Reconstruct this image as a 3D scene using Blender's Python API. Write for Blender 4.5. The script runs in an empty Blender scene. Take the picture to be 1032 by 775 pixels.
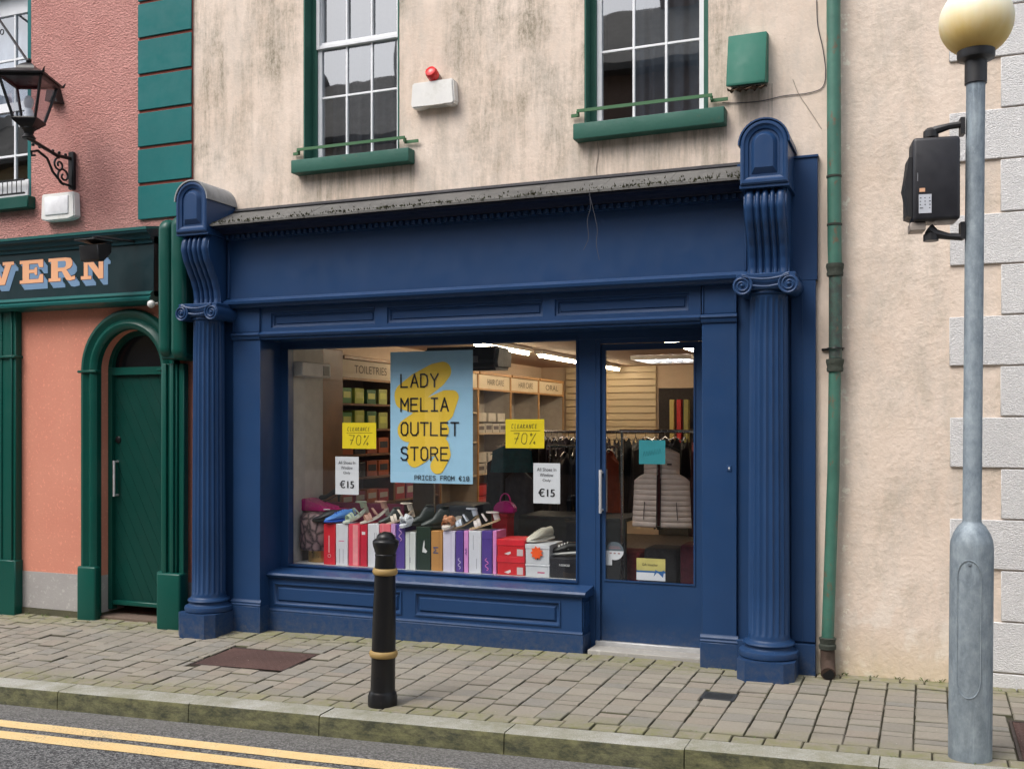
import bpy, bmesh, math, random
from mathutils import Vector, Matrix
random.seed(7)
C = bpy.context.scene.collection
PI = math.pi
# ---------------------------------------------------------------- camera maths (measured once from the photograph)
F = 1044.0; TH = math.atan(420/1044); S_, C_ = math.sin(TH), math.cos(TH); CD = 6.95; CH = 1.6; HY = 428
def at(px, py, y=0.0):
    """world x,z of a photo point known to lie on the plane y"""
    t = (px-516)/F; d = CD+y
    x = d*(t*C_-S_)/(C_+t*S_); Z = -x*S_+d*C_
    return x, CH-(py-HY)*Z/F
def ax(px, y=0.0): return at(px, 400, y)[0]
def gz(x, y=0.0):
    f = min(1, max(0, -y/1.8)); return (1-f)*.011*(x+.5)+f*.026*(x+.1)   # the street falls to the left, more at the kerb than at the wall

# ---------------------------------------------------------------- materials
def sr(r, g, b):
    f = lambda v: (v/255/12.92) if v/255 <= .04045 else ((v/255+.055)/1.055)**2.4
    return (f(r), f(g), f(b))
class NT:
    def __init__(s, m): s.m = m; s.t = m.node_tree; s.n = s.t.nodes; s.l = s.t.links
    def new(s, k, **kw):
        n = s.n.new(k)
        for a, v in kw.items():
            if a.startswith('i_'): n.inputs[a[2:].replace('_', ' ')].default_value = v
            else: setattr(n, a, v)
        return n
    def link(s, a, b): s.l.new(a, b)
    def coord(s, scale=(1, 1, 1), kind='Object'):
        c = s.new('ShaderNodeTexCoord'); mp = s.new('ShaderNodeMapping'); mp.inputs['Scale'].default_value = scale
        s.link(c.outputs[kind], mp.inputs['Vector']); return mp.outputs[0]
    def noise(s, vec, scale, detail=4, rough=.55):
        n = s.new('ShaderNodeTexNoise'); n.inputs['Scale'].default_value = scale; n.inputs['Detail'].default_value = detail
        n.inputs['Roughness'].default_value = rough; s.link(vec, n.inputs['Vector']); return n.outputs['Fac']
    def voro(s, vec, scale, out='Distance'):
        n = s.new('ShaderNodeTexVoronoi'); n.inputs['Scale'].default_value = scale; s.link(vec, n.inputs['Vector']); return n.outputs[out]
    def ramp(s, fac, a, b, ca=(0, 0, 0), cb=(1, 1, 1)):
        r = s.new('ShaderNodeValToRGB'); r.color_ramp.elements[0].position = a; r.color_ramp.elements[1].position = b
        r.color_ramp.elements[0].color = (*ca, 1); r.color_ramp.elements[1].color = (*cb, 1); s.link(fac, r.inputs[0]); return r.outputs[0]
    def mix(s, fac, a, b, mode='MIX'):
        m = s.new('ShaderNodeMix', data_type='RGBA', blend_type=mode)
        for sock, v in ((m.inputs[0], fac), (m.inputs[6], a), (m.inputs[7], b)):
            if isinstance(v, (int, float)): sock.default_value = v
            elif isinstance(v, tuple): sock.default_value = (*v[:3], 1)
            else: s.link(v, sock)
        return m.outputs[2]
    def math(s, op, a, b=0.0):
        m = s.new('ShaderNodeMath', operation=op)
        for i, v in enumerate((a, b)):
            if isinstance(v, (int, float)): m.inputs[i].default_value = v
            else: s.link(v, m.inputs[i])
        return m.outputs[0]
    def bump(s, h, strength, dist=.01, prev=None):
        b = s.new('ShaderNodeBump'); b.inputs['Strength'].default_value = strength; b.inputs['Distance'].default_value = dist
        s.link(h, b.inputs['Height'])
        if prev is not None: s.link(prev, b.inputs['Normal'])
        return b.outputs[0]
def newmat(name):
    m = bpy.data.materials.new(name); m.use_nodes = True; t = NT(m); b = t.n['Principled BSDF']; return m, t, b
MC = {}
def pm(name, col, rough=.6, metal=0.0, var=.12, scale=9.0, bump=0.0, bscale=120.0, coat=0.0, dirt=None, dirt_amt=.5):
    """plain painted / plastic / cloth surface with gentle procedural variation"""
    if name in MC: return MC[name]
    m, t, b = newmat(name); v = t.coord()
    n = t.noise(v, scale, 5, .6)
    lo = tuple(c*(1-var) for c in col); hi = tuple(min(1, c*(1+var)) for c in col)
    c = t.ramp(n, .3, .7, lo, hi)
    if dirt:
        dn = t.ramp(t.noise(v, scale*.45, 8, .7), .55, .72)
        c = t.mix(t.math('MULTIPLY', dn, dirt_amt), c, dirt)
    t.link(c, b.inputs['Base Color'])
    r = t.ramp(t.noise(v, scale*3, 4), .3, .7, (rough*.85,)*3, (min(1, rough*1.15),)*3); t.link(r, b.inputs['Roughness'])
    b.inputs['Metallic'].default_value = metal
    if coat: b.inputs['Coat Weight'].default_value = coat; b.inputs['Coat Roughness'].default_value = .25
    if bump: t.link(t.bump(t.noise(v, bscale, 4), bump, .003), b.inputs['Normal'])
    MC[name] = m; return m
def emis(name, col, st):
    m, t, b = newmat(name); b.inputs['Base Color'].default_value = (.8, .8, .8, 1)
    b.inputs['Emission Color'].default_value = (*col, 1); b.inputs['Emission Strength'].default_value = st; return m
def glassmat(name, tint=(1, 1, 1), refl=1.5, wob=.0):
    m, t, b = newmat(name); t.n.remove(b); out = t.n['Material Output']
    tr = t.new('ShaderNodeBsdfTransparent'); tr.inputs[0].default_value = (*tint, 1)
    gl = t.new('ShaderNodeBsdfGlossy'); gl.inputs['Roughness'].default_value = .015
    fr = t.new('ShaderNodeFresnel'); ge = t.new('ShaderNodeNewGeometry')
    t.link(t.math('ADD', refl, t.math('MULTIPLY', ge.outputs['Backfacing'], 1/refl-refl)), fr.inputs[0])  # same reflection from both faces of a thin pane
    if wob:
        bn = t.bump(t.noise(t.coord(), 1.6, 2), wob, .02); t.link(bn, gl.inputs['Normal'])
    mx = t.new('ShaderNodeMixShader'); t.link(fr.outputs[0], mx.inputs[0]); t.link(tr.outputs[0], mx.inputs[1]); t.link(gl.outputs[0], mx.inputs[2])
    t.link(mx.outputs[0], out.inputs[0]); return m

# walls
def m_cream():
    m, t, b = newmat('cream_render'); v = t.coord()
    base = t.ramp(t.noise(v, 1.3, 8, .68), .32, .68, (.64, .515, .415), (.79, .67, .57))
    # pale worn areas and greyer zones
    base = t.mix(t.ramp(t.noise(t.coord((1.6, 1, .7)), 2.6, 9, .75), .46, .70), base, (.56, .49, .42))
    # vertical olive run-off streaks, only on the upper wall
    sx = t.math('ADD', t.math('MULTIPLY', t.noise(t.coord((6.5, 1, .75)), 1.0, 8, .75), .6), t.math('MULTIPLY', t.noise(v, 3.2, 8, .78), .4)); sx = t.ramp(sx, .46, .60)
    patch = t.ramp(t.noise(t.coord((1.1, 1, .5)), 1.15, 4, .55), .38, .56)
    grain = t.ramp(t.noise(t.coord((1, 1, .5)), 42, 8, .85), .30, .60)
    sep = t.new('ShaderNodeSeparateXYZ'); t.link(t.coord(), sep.inputs[0])
    up = t.math('SUBTRACT', sep.outputs[2], 3.1); up = t.new('ShaderNodeClamp'); 
    hi = t.math('MULTIPLY', t.math('SUBTRACT', sep.outputs[2], 2.4), 1.4)
    cl = t.new('ShaderNodeClamp'); t.link(hi, cl.inputs[0]); hi = cl.outputs[0]
    lf = t.math('MULTIPLY', t.math('SUBTRACT', -.75, sep.outputs[0]), 4.0); cl2 = t.new('ShaderNodeClamp'); t.link(lf, cl2.inputs[0])
    k = t.math('MULTIPLY', t.math('MULTIPLY', sx, patch), grain); k = t.math('MULTIPLY', k, hi); k = t.math('MULTIPLY', k, t.math('ADD', t.math('MULTIPLY', cl2.outputs[0], .82), .18))
    base = t.mix(t.math('MULTIPLY', k, .95), base, (.15, .135, .085))
    cl_r = t.new('ShaderNodeClamp'); t.link(t.math('MULTIPLY', t.math('ADD', sep.outputs[0], .45), 6), cl_r.inputs[0])
    # small dark scuffs
    sp = t.ramp(t.noise(t.coord((3, 1, 2)), 6.0, 8, .75), .64, .74)
    base = t.mix(t.math('MULTIPLY', sp, .6), base, (.27, .22, .15))
    holes = t.ramp(t.voro(t.coord((1, .2, 1)), 2.3), .014, .024, (1,)*3, (0,)*3); base = t.mix(t.math('MULTIPLY', holes, .75), base, (.10, .08, .065))
    for (zz_, xa_, xb_) in ((3.57, -4.62, -3.58), (3.60, -2.30, -1.25), (3.82, -1.2, -.95)):
        a_ = t.math('MULTIPLY', t.math('GREATER_THAN', sep.outputs[0], xa_), t.math('LESS_THAN', sep.outputs[0], xb_)); d_ = t.new('ShaderNodeMapRange'); d_.inputs[1].default_value = zz_-.42; d_.inputs[2].default_value = zz_; t.link(sep.outputs[2], d_.inputs[0])
        a_ = t.math('MULTIPLY', a_, t.math('MULTIPLY', d_.outputs[0], t.math('LESS_THAN', sep.outputs[2], zz_+.02))); a_ = t.math('MULTIPLY', a_, t.ramp(t.noise(t.coord((9, 1, .8)), 2.2, 7, .7), .44, .62)); base = t.mix(t.math('MULTIPLY', a_, .7), base, (.20, .17, .11))
    # pale flaked strip beside the downpipe and blotchy weathering on the right
    fx = t.math('LESS_THAN', t.math('ABSOLUTE', t.math('ADD', sep.outputs[0], .50)), .035); fl_k = t.math('MULTIPLY', fx, t.ramp(t.noise(v, 15, 7, .75), .55, .60)); base = t.mix(fl_k, base, (.82, .76, .64))
    wr = t.math('MULTIPLY', cl_r.outputs[0], t.ramp(t.noise(t.coord((1.2, 1, .8)), 2.4, 9, .78), .50, .63)); base = t.mix(t.math('MULTIPLY', wr, .55), base, (.42, .36, .28))
    # low whitish patch and damp yellow foot on the right
    lowm = t.math('SUBTRACT', .75, sep.outputs[2]); cl3 = t.new('ShaderNodeClamp'); t.link(lowm, cl3.inputs[0])
    wp = t.math('MULTIPLY', t.ramp(t.noise(v, 3.4, 5, .6), .5, .56), cl3.outputs[0]); base = t.mix(wp, base, (.80, .74, .66))
    dm = t.math('SUBTRACT', .35, sep.outputs[2]); cl4 = t.new('ShaderNodeClamp'); t.link(dm, cl4.inputs[0])
    base = t.mix(t.math('MULTIPLY', cl4.outputs[0], t.math('MULTIPLY', t.noise(v, 9, 6, .7), 2.2)), base, (.50, .40, .20))
    t.link(base, b.inputs['Base Color']); b.inputs['Roughness'].default_value = .9
    rightm = t.math('MULTIPLY', t.math('ADD', sep.outputs[0], .6), 6); cl5 = t.new('ShaderNodeClamp'); t.link(rightm, cl5.inputs[0])
    h1 = t.noise(v, 10, 6, .68); h2 = t.noise(v, 42, 4, .6)
    h1 = t.math('ADD', t.math('MULTIPLY', h1, .55), t.math('MULTIPLY', t.noise(v, 24, 5, .6), .55))
    hr = t.math('MULTIPLY', h1, t.math('ADD', t.math('MULTIPLY', cl5.outputs[0], t.math('MULTIPLY', t.noise(v, 1.7, 3), 1.3)), .5))
    n1 = t.bump(hr, .6, .017); n2 = t.bump(h2, .38, .007, n1)
    t.link(n2, b.inputs['Normal']); return m
def m_rough(name, lo, hi, bs=55, st=.7, dist=.012, stain=None):
    m, t, b = newmat(name); v = t.coord()
    c = t.ramp(t.noise(v, 2.2, 6, .6), .3, .7, lo, hi)
    dk = t.noise(v, bs*.9, 5, .65)
    c = t.mix(t.math('MULTIPLY', t.ramp(dk, .40, .30), .35), c, tuple(x*.55 for x in lo))
    if stain:
        for (x0, z0, z1, w, col) in stain:
            sep = t.new('ShaderNodeSeparateXYZ'); t.link(v, sep.inputs[0])
            wob = t.math('MULTIPLY', t.math('SUBTRACT', t.noise(v, 14, 5, .7), .5), .05)
            dx = t.math('ABSOLUTE', t.math('ADD', t.math('SUBTRACT', sep.outputs[0], x0), wob))
            a = t.ramp(t.math('DIVIDE', dx, w), .35, 1.0, (1, 1, 1), (0, 0, 0))
            zz = t.math('MULTIPLY', t.math('GREATER_THAN', sep.outputs[2], z0), t.math('LESS_THAN', sep.outputs[2], z1))
            zf = t.math('DIVIDE', t.math('SUBTRACT', sep.outputs[2], z0), z1-z0)
            c = t.mix(t.math('MULTIPLY', t.math('MULTIPLY', a, zz), t.math('MULTIPLY', zf, .9)), c, col)
    t.link(c, b.inputs['Base Color']); b.inputs['Roughness'].default_value = .88
    n1 = t.bump(t.noise(t.coord((1, 1, 1.6)), bs, 5, .6), st, dist); t.link(n1, b.inputs['Normal']); return m
def m_gloss(name, col, rough=.32, weather=.06, dirt=(.10, .11, .09), bstr=.06, splash=0):
    m, t, b = newmat(name); v = t.coord()
    c = t.ramp(t.noise(v, 2.0, 5, .6), .3, .7, tuple(x*.93 for x in col), tuple(min(1, x*1.07) for x in col))
    dn = t.ramp(t.noise(v, 6, 8, .75), .60, .74); c = t.mix(t.math('MULTIPLY', dn, weather), c, dirt)
    if splash:   # dried mud splashes on the lowest hand's breadth
        sz = t.new('ShaderNodeSeparateXYZ'); t.link(v, sz.inputs[0]); mr = t.new('ShaderNodeMapRange'); mr.inputs[1].default_value = .20; mr.inputs[2].default_value = -.06; t.link(sz.outputs[2], mr.inputs[0])
        c = t.mix(t.math('MULTIPLY', mr.outputs[0], t.math('MULTIPLY', t.ramp(t.noise(v, 24, 8, .8), .42, .62), splash)), c, (.15, .14, .12))
        ch = t.ramp(t.noise(v, 45, 4, .6), .70, .73); c = t.mix(t.math('MULTIPLY', ch, .55), c, (.16, .20, .28))
    t.link(c, b.inputs['Base Color'])
    t.link(t.ramp(t.noise(v, 7, 6, .7), .3, .7, (rough*.8,)*3, (rough*1.3,)*3), b.inputs['Roughness'])
    t.link(t.bump(t.noise(v, 26, 4, .6), bstr, .004), b.inputs['Normal']); b.inputs['Specular IOR Level'].default_value = .32
    return m

BLUE = m_gloss('blue_gloss_paint', (.0145, .047, .128), .38, .0, (.12, .15, .20), .03)
BLUE2 = m_gloss('blue_gloss_paint_lower', (.014, .045, .120), .42, .45, (.06, .08, .12), .06, .4)
BLUE_SHADED = m_gloss('shaded_cornice_blue', (.008, .014, .04), .5, .5, (.03, .035, .03))  # shopfront blue darkened to paint in the shade under the slate edge
CREAM = m_cream()
CORAL = m_rough('coral_smooth_render', (.66, .25, .17), (.72, .30, .205), 40, .25, .006, stain=[(ax(38), .9, 1.75, .05, (.62, .24, .07))])
PINK = m_rough('pink_roughcast', (.68, .30, .26), (.84, .42, .37), 42, 1.0, .045, stain=[(ax(55), 3.45, 4.35, .055, (.50, .17, .05))])
GREYR = m_rough('grey_cement_plinth', (.36, .34, .33), (.46, .44, .42), 30, .35, .006)
MOSSW = m_rough('mossy_footing', (.06, .06, .035), (.12, .11, .06), 40, .6, .01)
WHITEQ = m_rough('white_painted_quoin', (.78, .765, .76), (.90, .885, .87), 95, 1.0, .012)
TEAL = m_gloss('teal_gloss_paint', (.001, .125, .125), .6, .15, (.05, .12, .11), .15)
TGREEN = m_gloss('dark_green_gloss_paint', (.003, .066, .050), .33, .15, (.03, .10, .08))
DGREEN = m_gloss('deep_green_door_paint', (.002, .042, .033), .35, .1)
FASC = m_gloss('dark_teal_sign_board', (.003, .020, .025), .42, .5, (.035, .015, .015))
WGREEN = m_gloss('weathered_green_paint', (.026, .105, .078), .6, 1.0, (.075, .10, .065), .5)
GROOVE = pm('rust_brown_groove', (.20, .045, .03), .9)
UPVC = pm('white_window_frame_paint', (.75, .76, .78), .4, var=.05)
BLACKM = m_gloss('black_cast_iron_paint', (.010, .010, .011), .32, .3, (.05, .045, .04), .2)
GOLD = m_gloss('worn_gold_band_paint', (.36, .24, .09), .45, .7, (.16, .10, .06), .3)
SLATE = m_rough('grey_roof_slate', (.095, .092, .088), (.19, .183, .17), 22, .5, .006)
LEAD = pm('grey_lead_flashing', (.24, .25, .26), .55, var=.25, dirt=(.36, .37, .36))
GLASS = glassmat('shop_window_glass', (.95, .97, .96), 1.85)
GLASSU = glassmat('upstairs_window_glass', (.62, .66, .70), 3.3, .08)
GLASSL = glassmat('lantern_glass', (.85, .87, .9), 1.7)
BLK = pm('matt_black_plastic', (.018, .018, .02), .45, var=.2)
STEEL = pm('brushed_steel', (.78, .78, .80), .4, .65)
WHITE = pm('white_plastic', (.72, .71, .68), .45, var=.06, dirt=(.42, .40, .33), dirt_amt=.5)
PAPERW = pm('white_paper', (.70, .71, .76), .6, var=.02)
INK = pm('black_ink', (.012, .012, .02), .7)
YEL = pm('yellow_card', (.86, .66, .01), .6, var=.04)
WOODB = pm('brown_shelf_wood', (.22, .095, .035), .45, var=.25, scale=4)
WOODP = pm('pale_shelf_panel', (.55, .42, .28), .6, var=.08)
SIGNB = pm('cream_sign_board', (.62, .50, .34), .6, var=.05)

def m_galv():
    m, t, b = newmat('galvanised_steel_pole'); v = t.coord((1, 1, .6))
    c = t.ramp(t.noise(v, 16, 7, .75), .3, .72, (.13, .165, .20), (.33, .385, .42))
    c = t.mix(t.ramp(t.voro(v, 55), .0, .22, (.35,)*3, (0, 0, 0)), c, (.42, .48, .52))
    c = t.mix(t.ramp(t.noise(t.coord((9, 9, .8)), 2, 6, .7), .56, .68, (0,)*3, (.45,)*3), c, (.42, .50, .56))
    t.link(c, b.inputs['Base Color']); b.inputs['Metallic'].default_value = .2; t.link(t.ramp(t.noise(v, 10, 6, .7), .3, .7, (.45,)*3, (.7,)*3), b.inputs['Roughness'])
    t.link(t.bump(t.noise(v, 30, 5), .12, .004), b.inputs['Normal']); return m
GALV = m_galv()
def m_pipe():
    m, t, b = newmat('flaking_green_downpipe'); v = t.coord()
    c = t.ramp(t.noise(v, 5, 6, .6), .3, .7, (.035, .12, .088), (.065, .19, .14))
    sep = t.new('ShaderNodeSeparateXYZ'); t.link(v, sep.inputs[0])
    z = t.math('ADD', sep.outputs[2], t.math('MULTIPLY', t.math('SUBTRACT', t.noise(v, 12, 5, .7), .5), .35))
    mid = t.math('MULTIPLY', t.math('GREATER_THAN', z, 1.98), t.math('LESS_THAN', z, 2.60))
    gr = t.ramp(t.noise(v, 22, 7, .8), .40, .58); c = t.mix(t.math('MULTIPLY', mid, t.math('ADD', t.math('MULTIPLY', gr, .5), .45)), c, (.045, .05, .045))
    ru = t.ramp(t.noise(t.coord((2, 2, 1)), 9, 8, .75), .56, .64); c = t.mix(t.math('MULTIPLY', ru, .8), c, (.17, .085, .05))
    t.link(c, b.inputs['Base Color']); b.inputs['Roughness'].default_value = .5; t.link(t.bump(t.noise(v, 30, 6, .7), .35, .004), b.inputs['Normal']); return m
PIPE = m_pipe()
def m_globe():
    m, t, b = newmat('yellowed_globe_plastic'); v = t.coord(); sep = t.new('ShaderNodeSeparateXYZ'); t.link(v, sep.inputs[0])
    z = t.math('ADD', sep.outputs[2], t.math('MULTIPLY', t.math('SUBTRACT', t.noise(t.coord((6, 6, .6)), 2, 5), .5), .12))
    r = t.new('ShaderNodeValToRGB'); e = r.color_ramp.elements; e[0].position = 0; e[0].color = (.60, .36, .07, 1); e[1].position = 1; e[1].color = (.92, .89, .80, 1)
    x = r.color_ramp.elements.new(.35); x.color = (.80, .60, .24, 1); x = r.color_ramp.elements.new(.66); x.color = (.88, .80, .57, 1)
    mr = t.new('ShaderNodeMapRange'); mr.inputs[1].default_value = 3.34; mr.inputs[2].default_value = 3.66; t.link(z, mr.inputs[0]); t.link(mr.outputs[0], r.inputs[0])
    t.link(r.outputs[0], b.inputs['Base Color']); b.inputs['Roughness'].default_value = .5; b.inputs['Specular IOR Level'].default_value = .3; b.inputs['Subsurface Weight'].default_value = .6; b.inputs['Subsurface Radius'].default_value = (.05, .04, .02); return m
GLOBE = m_globe()
def m_brick():
    m, t, b = newmat('worn_concrete_setts'); v = t.coord()
    a = t.new('ShaderNodeAttribute', attribute_name='tint', attribute_type='GEOMETRY')
    r = t.new('ShaderNodeValToRGB'); t.link(a.outputs['Fac'], r.inputs[0]); e = r.color_ramp.elements
    e[0].color = (.185, .17, .145, 1); e[1].color = (.265, .245, .205, 1)
    for p, c in ((.25, (.225, .20, .165)), (.45, (.26, .212, .17)), (.62, (.175, .175, .165)), (.8, (.29, .255, .205))):
        q = r.color_ramp.elements.new(p); q.color = (*c, 1)
    c = t.mix(.45, r.outputs[0], t.ramp(t.noise(v, 60, 6, .75), .25, .75, (.16, .145, .12), (.37, .34, .285)))
    c = t.mix(t.ramp(t.noise(v, 2.2, 5, .6), .40, .65, (0,)*3, (.35,)*3), c, (.30, .265, .205))
    sep = t.new('ShaderNodeSeparateXYZ'); t.link(v, sep.inputs[0]); nn = t.noise(v, 2.4, 6, .7)
    y = t.math('ADD', sep.outputs[1], t.math('MULTIPLY', t.math('SUBTRACT', nn, .5), .6))
    g1 = t.ramp(t.math('ADD', y, .38), .0, .30); k = t.new('ShaderNodeMapRange'); k.inputs[1].default_value = -1.35; k.inputs[2].default_value = -1.62; t.link(y, k.inputs[0])
    g = t.math('MAXIMUM', g1, k.outputs[0]); g = t.math('MULTIPLY', g, t.ramp(t.noise(v, 18, 6, .75), .35, .62))
    c = t.mix(t.math('MULTIPLY', g, .72), c, (.185, .19, .05))
    sp = t.ramp(t.voro(v, 7.5), .03, .05, (1,)*3, (0,)*3); c = t.mix(t.math('MULTIPLY', sp, .45), c, (.5, .47, .42))
    so_ = t.new('ShaderNodeAttribute', attribute_name='soil', attribute_type='GEOMETRY'); c = t.mix(so_.outputs['Fac'], c, t.ramp(t.noise(v, 6, 5), .35, .65, (.06, .05, .036), (.075, .078, .032)))
    t.link(c, b.inputs['Base Color']); b.inputs['Roughness'].default_value = .82
    t.link(t.bump(t.noise(v, 90, 5, .7), .5, .004), b.inputs['Normal']); return m
SETTS = m_brick()
def m_asph():
    m, t, b = newmat('chipped_asphalt'); v = t.coord()
    vc = t.voro(v, 95, 'Color'); sp = t.new('ShaderNodeSeparateColor'); t.link(vc, sp.inputs[0])
    c = t.ramp(sp.outputs[0], .15, .95, (.025, .025, .028), (.38, .38, .37))
    c = t.mix(t.ramp(t.voro(v, 95), .0, .75, (0,)*3, (.6,)*3), c, (.03, .03, .032))
    sep = t.new('ShaderNodeSeparateXYZ'); t.link(v, sep.inputs[0]); k = t.new('ShaderNodeMapRange'); k.inputs[1].default_value = -2.15; k.inputs[2].default_value = -1.85
    t.link(t.math('ADD', sep.outputs[1], t.math('MULTIPLY', t.noise(v, 5, 5), .12)), k.inputs[0])
    c = t.mix(t.math('MULTIPLY', k.outputs[0], .5), c, (.17, .16, .145))
    t.link(c, b.inputs['Base Color']); b.inputs['Roughness'].default_value = .78; t.link(t.bump(t.voro(v, 95), .9, .006), b.inputs['Normal']); return m
ASPH = m_asph()
def m_line():
    m, t, b = newmat('yellow_road_paint'); v = t.coord()
    c = t.ramp(t.noise(v, 6, 6, .7), .3, .7, (.76, .52, .23), (.88, .66, .34))
    wear = t.ramp(t.math('ADD', t.math('MULTIPLY', t.noise(v, 85, 6, .85), .7), t.math('MULTIPLY', t.noise(v, 3, 5, .7), .3)), .52, .62); c = t.mix(t.math('MULTIPLY', wear, .8), c, (.12, .11, .09))
    t.link(c, b.inputs['Base Color']); b.inputs['Roughness'].default_value = .6; t.link(t.bump(t.voro(v, 95), .5, .004), b.inputs['Normal']); return m
LINE = m_line()
def m_kerb():
    m, t, b = newmat('granite_kerb'); v = t.coord()
    c = t.mix(t.ramp(t.noise(v, 180, 3, .7), .35, .65), (.27, .265, .23), (.50, .49, .45))
    c = t.mix(t.ramp(t.noise(v, 3.0, 8, .75), .38, .64, (0,)*3, (.7,)*3), c, (.17, .165, .085))
    g = t.new('ShaderNodeNewGeometry'); sep = t.new('ShaderNodeSeparateXYZ'); t.link(g.outputs['True Normal'], sep.inputs[0])
    fr = t.ramp(sep.outputs[2], .45, .9, (1,)*3, (0,)*3)
    ms = t.ramp(t.noise(t.coord((1, 1, 2.2)), 9, 8, .78), .38, .62, (.018, .022, .007), (.15, .145, .06))
    c = t.mix(t.math('MULTIPLY', fr, .93), c, ms)
    t.link(c, b.inputs['Base Color']); b.inputs['Roughness'].default_value = .85; t.link(t.bump(t.noise(v, 45, 7, .75), .7, .010), b.inputs['Normal']); return m
KERB = m_kerb()
JOINT = m_rough('dark_joint_sand', (.045, .042, .025), (.085, .075, .045), 50, .6, .006)
def m_snake():
    m, t, b = newmat('snake_print_fabric'); v = t.coord((1, 1, .75))
    vn = t.new('ShaderNodeTexVoronoi', feature='DISTANCE_TO_EDGE'); vn.inputs['Scale'].default_value = 15; t.link(v, vn.inputs['Vector']); c = t.ramp(vn.outputs['Distance'], .03, .22, (.035, .022, .03), (.34, .22, .23)); c = t.mix(t.ramp(t.noise(v, 70, 3), .4, .6), c, (.30, .21, .21), 'MULTIPLY') if False else c
    c = t.mix(t.ramp(t.noise(v, 90, 4, .8), .5, .6, (0,)*3, (.5,)*3), c, (.30, .21, .20))
    t.link(c, b.inputs['Base Color']); b.inputs['Roughness'].default_value = .6; return m
SNAKE = m_snake()
def m_slat():
    m, t, b = newmat('slatwall_panel'); v = t.coord()
    b.inputs['Base Color'].default_value = (.60, .47, .30, 1); b.inputs['Roughness'].default_value = .5; return m
SLATW = m_slat()
def m_diag():
    m, t, b = newmat('diagonal_plank_door'); v = t.coord(); sep = t.new('ShaderNodeSeparateXYZ'); t.link(v, sep.inputs[0])
    b.inputs['Base Color'].default_value = (.004, .046, .036, 1); b.inputs['Roughness'].default_value = .36; return m

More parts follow.
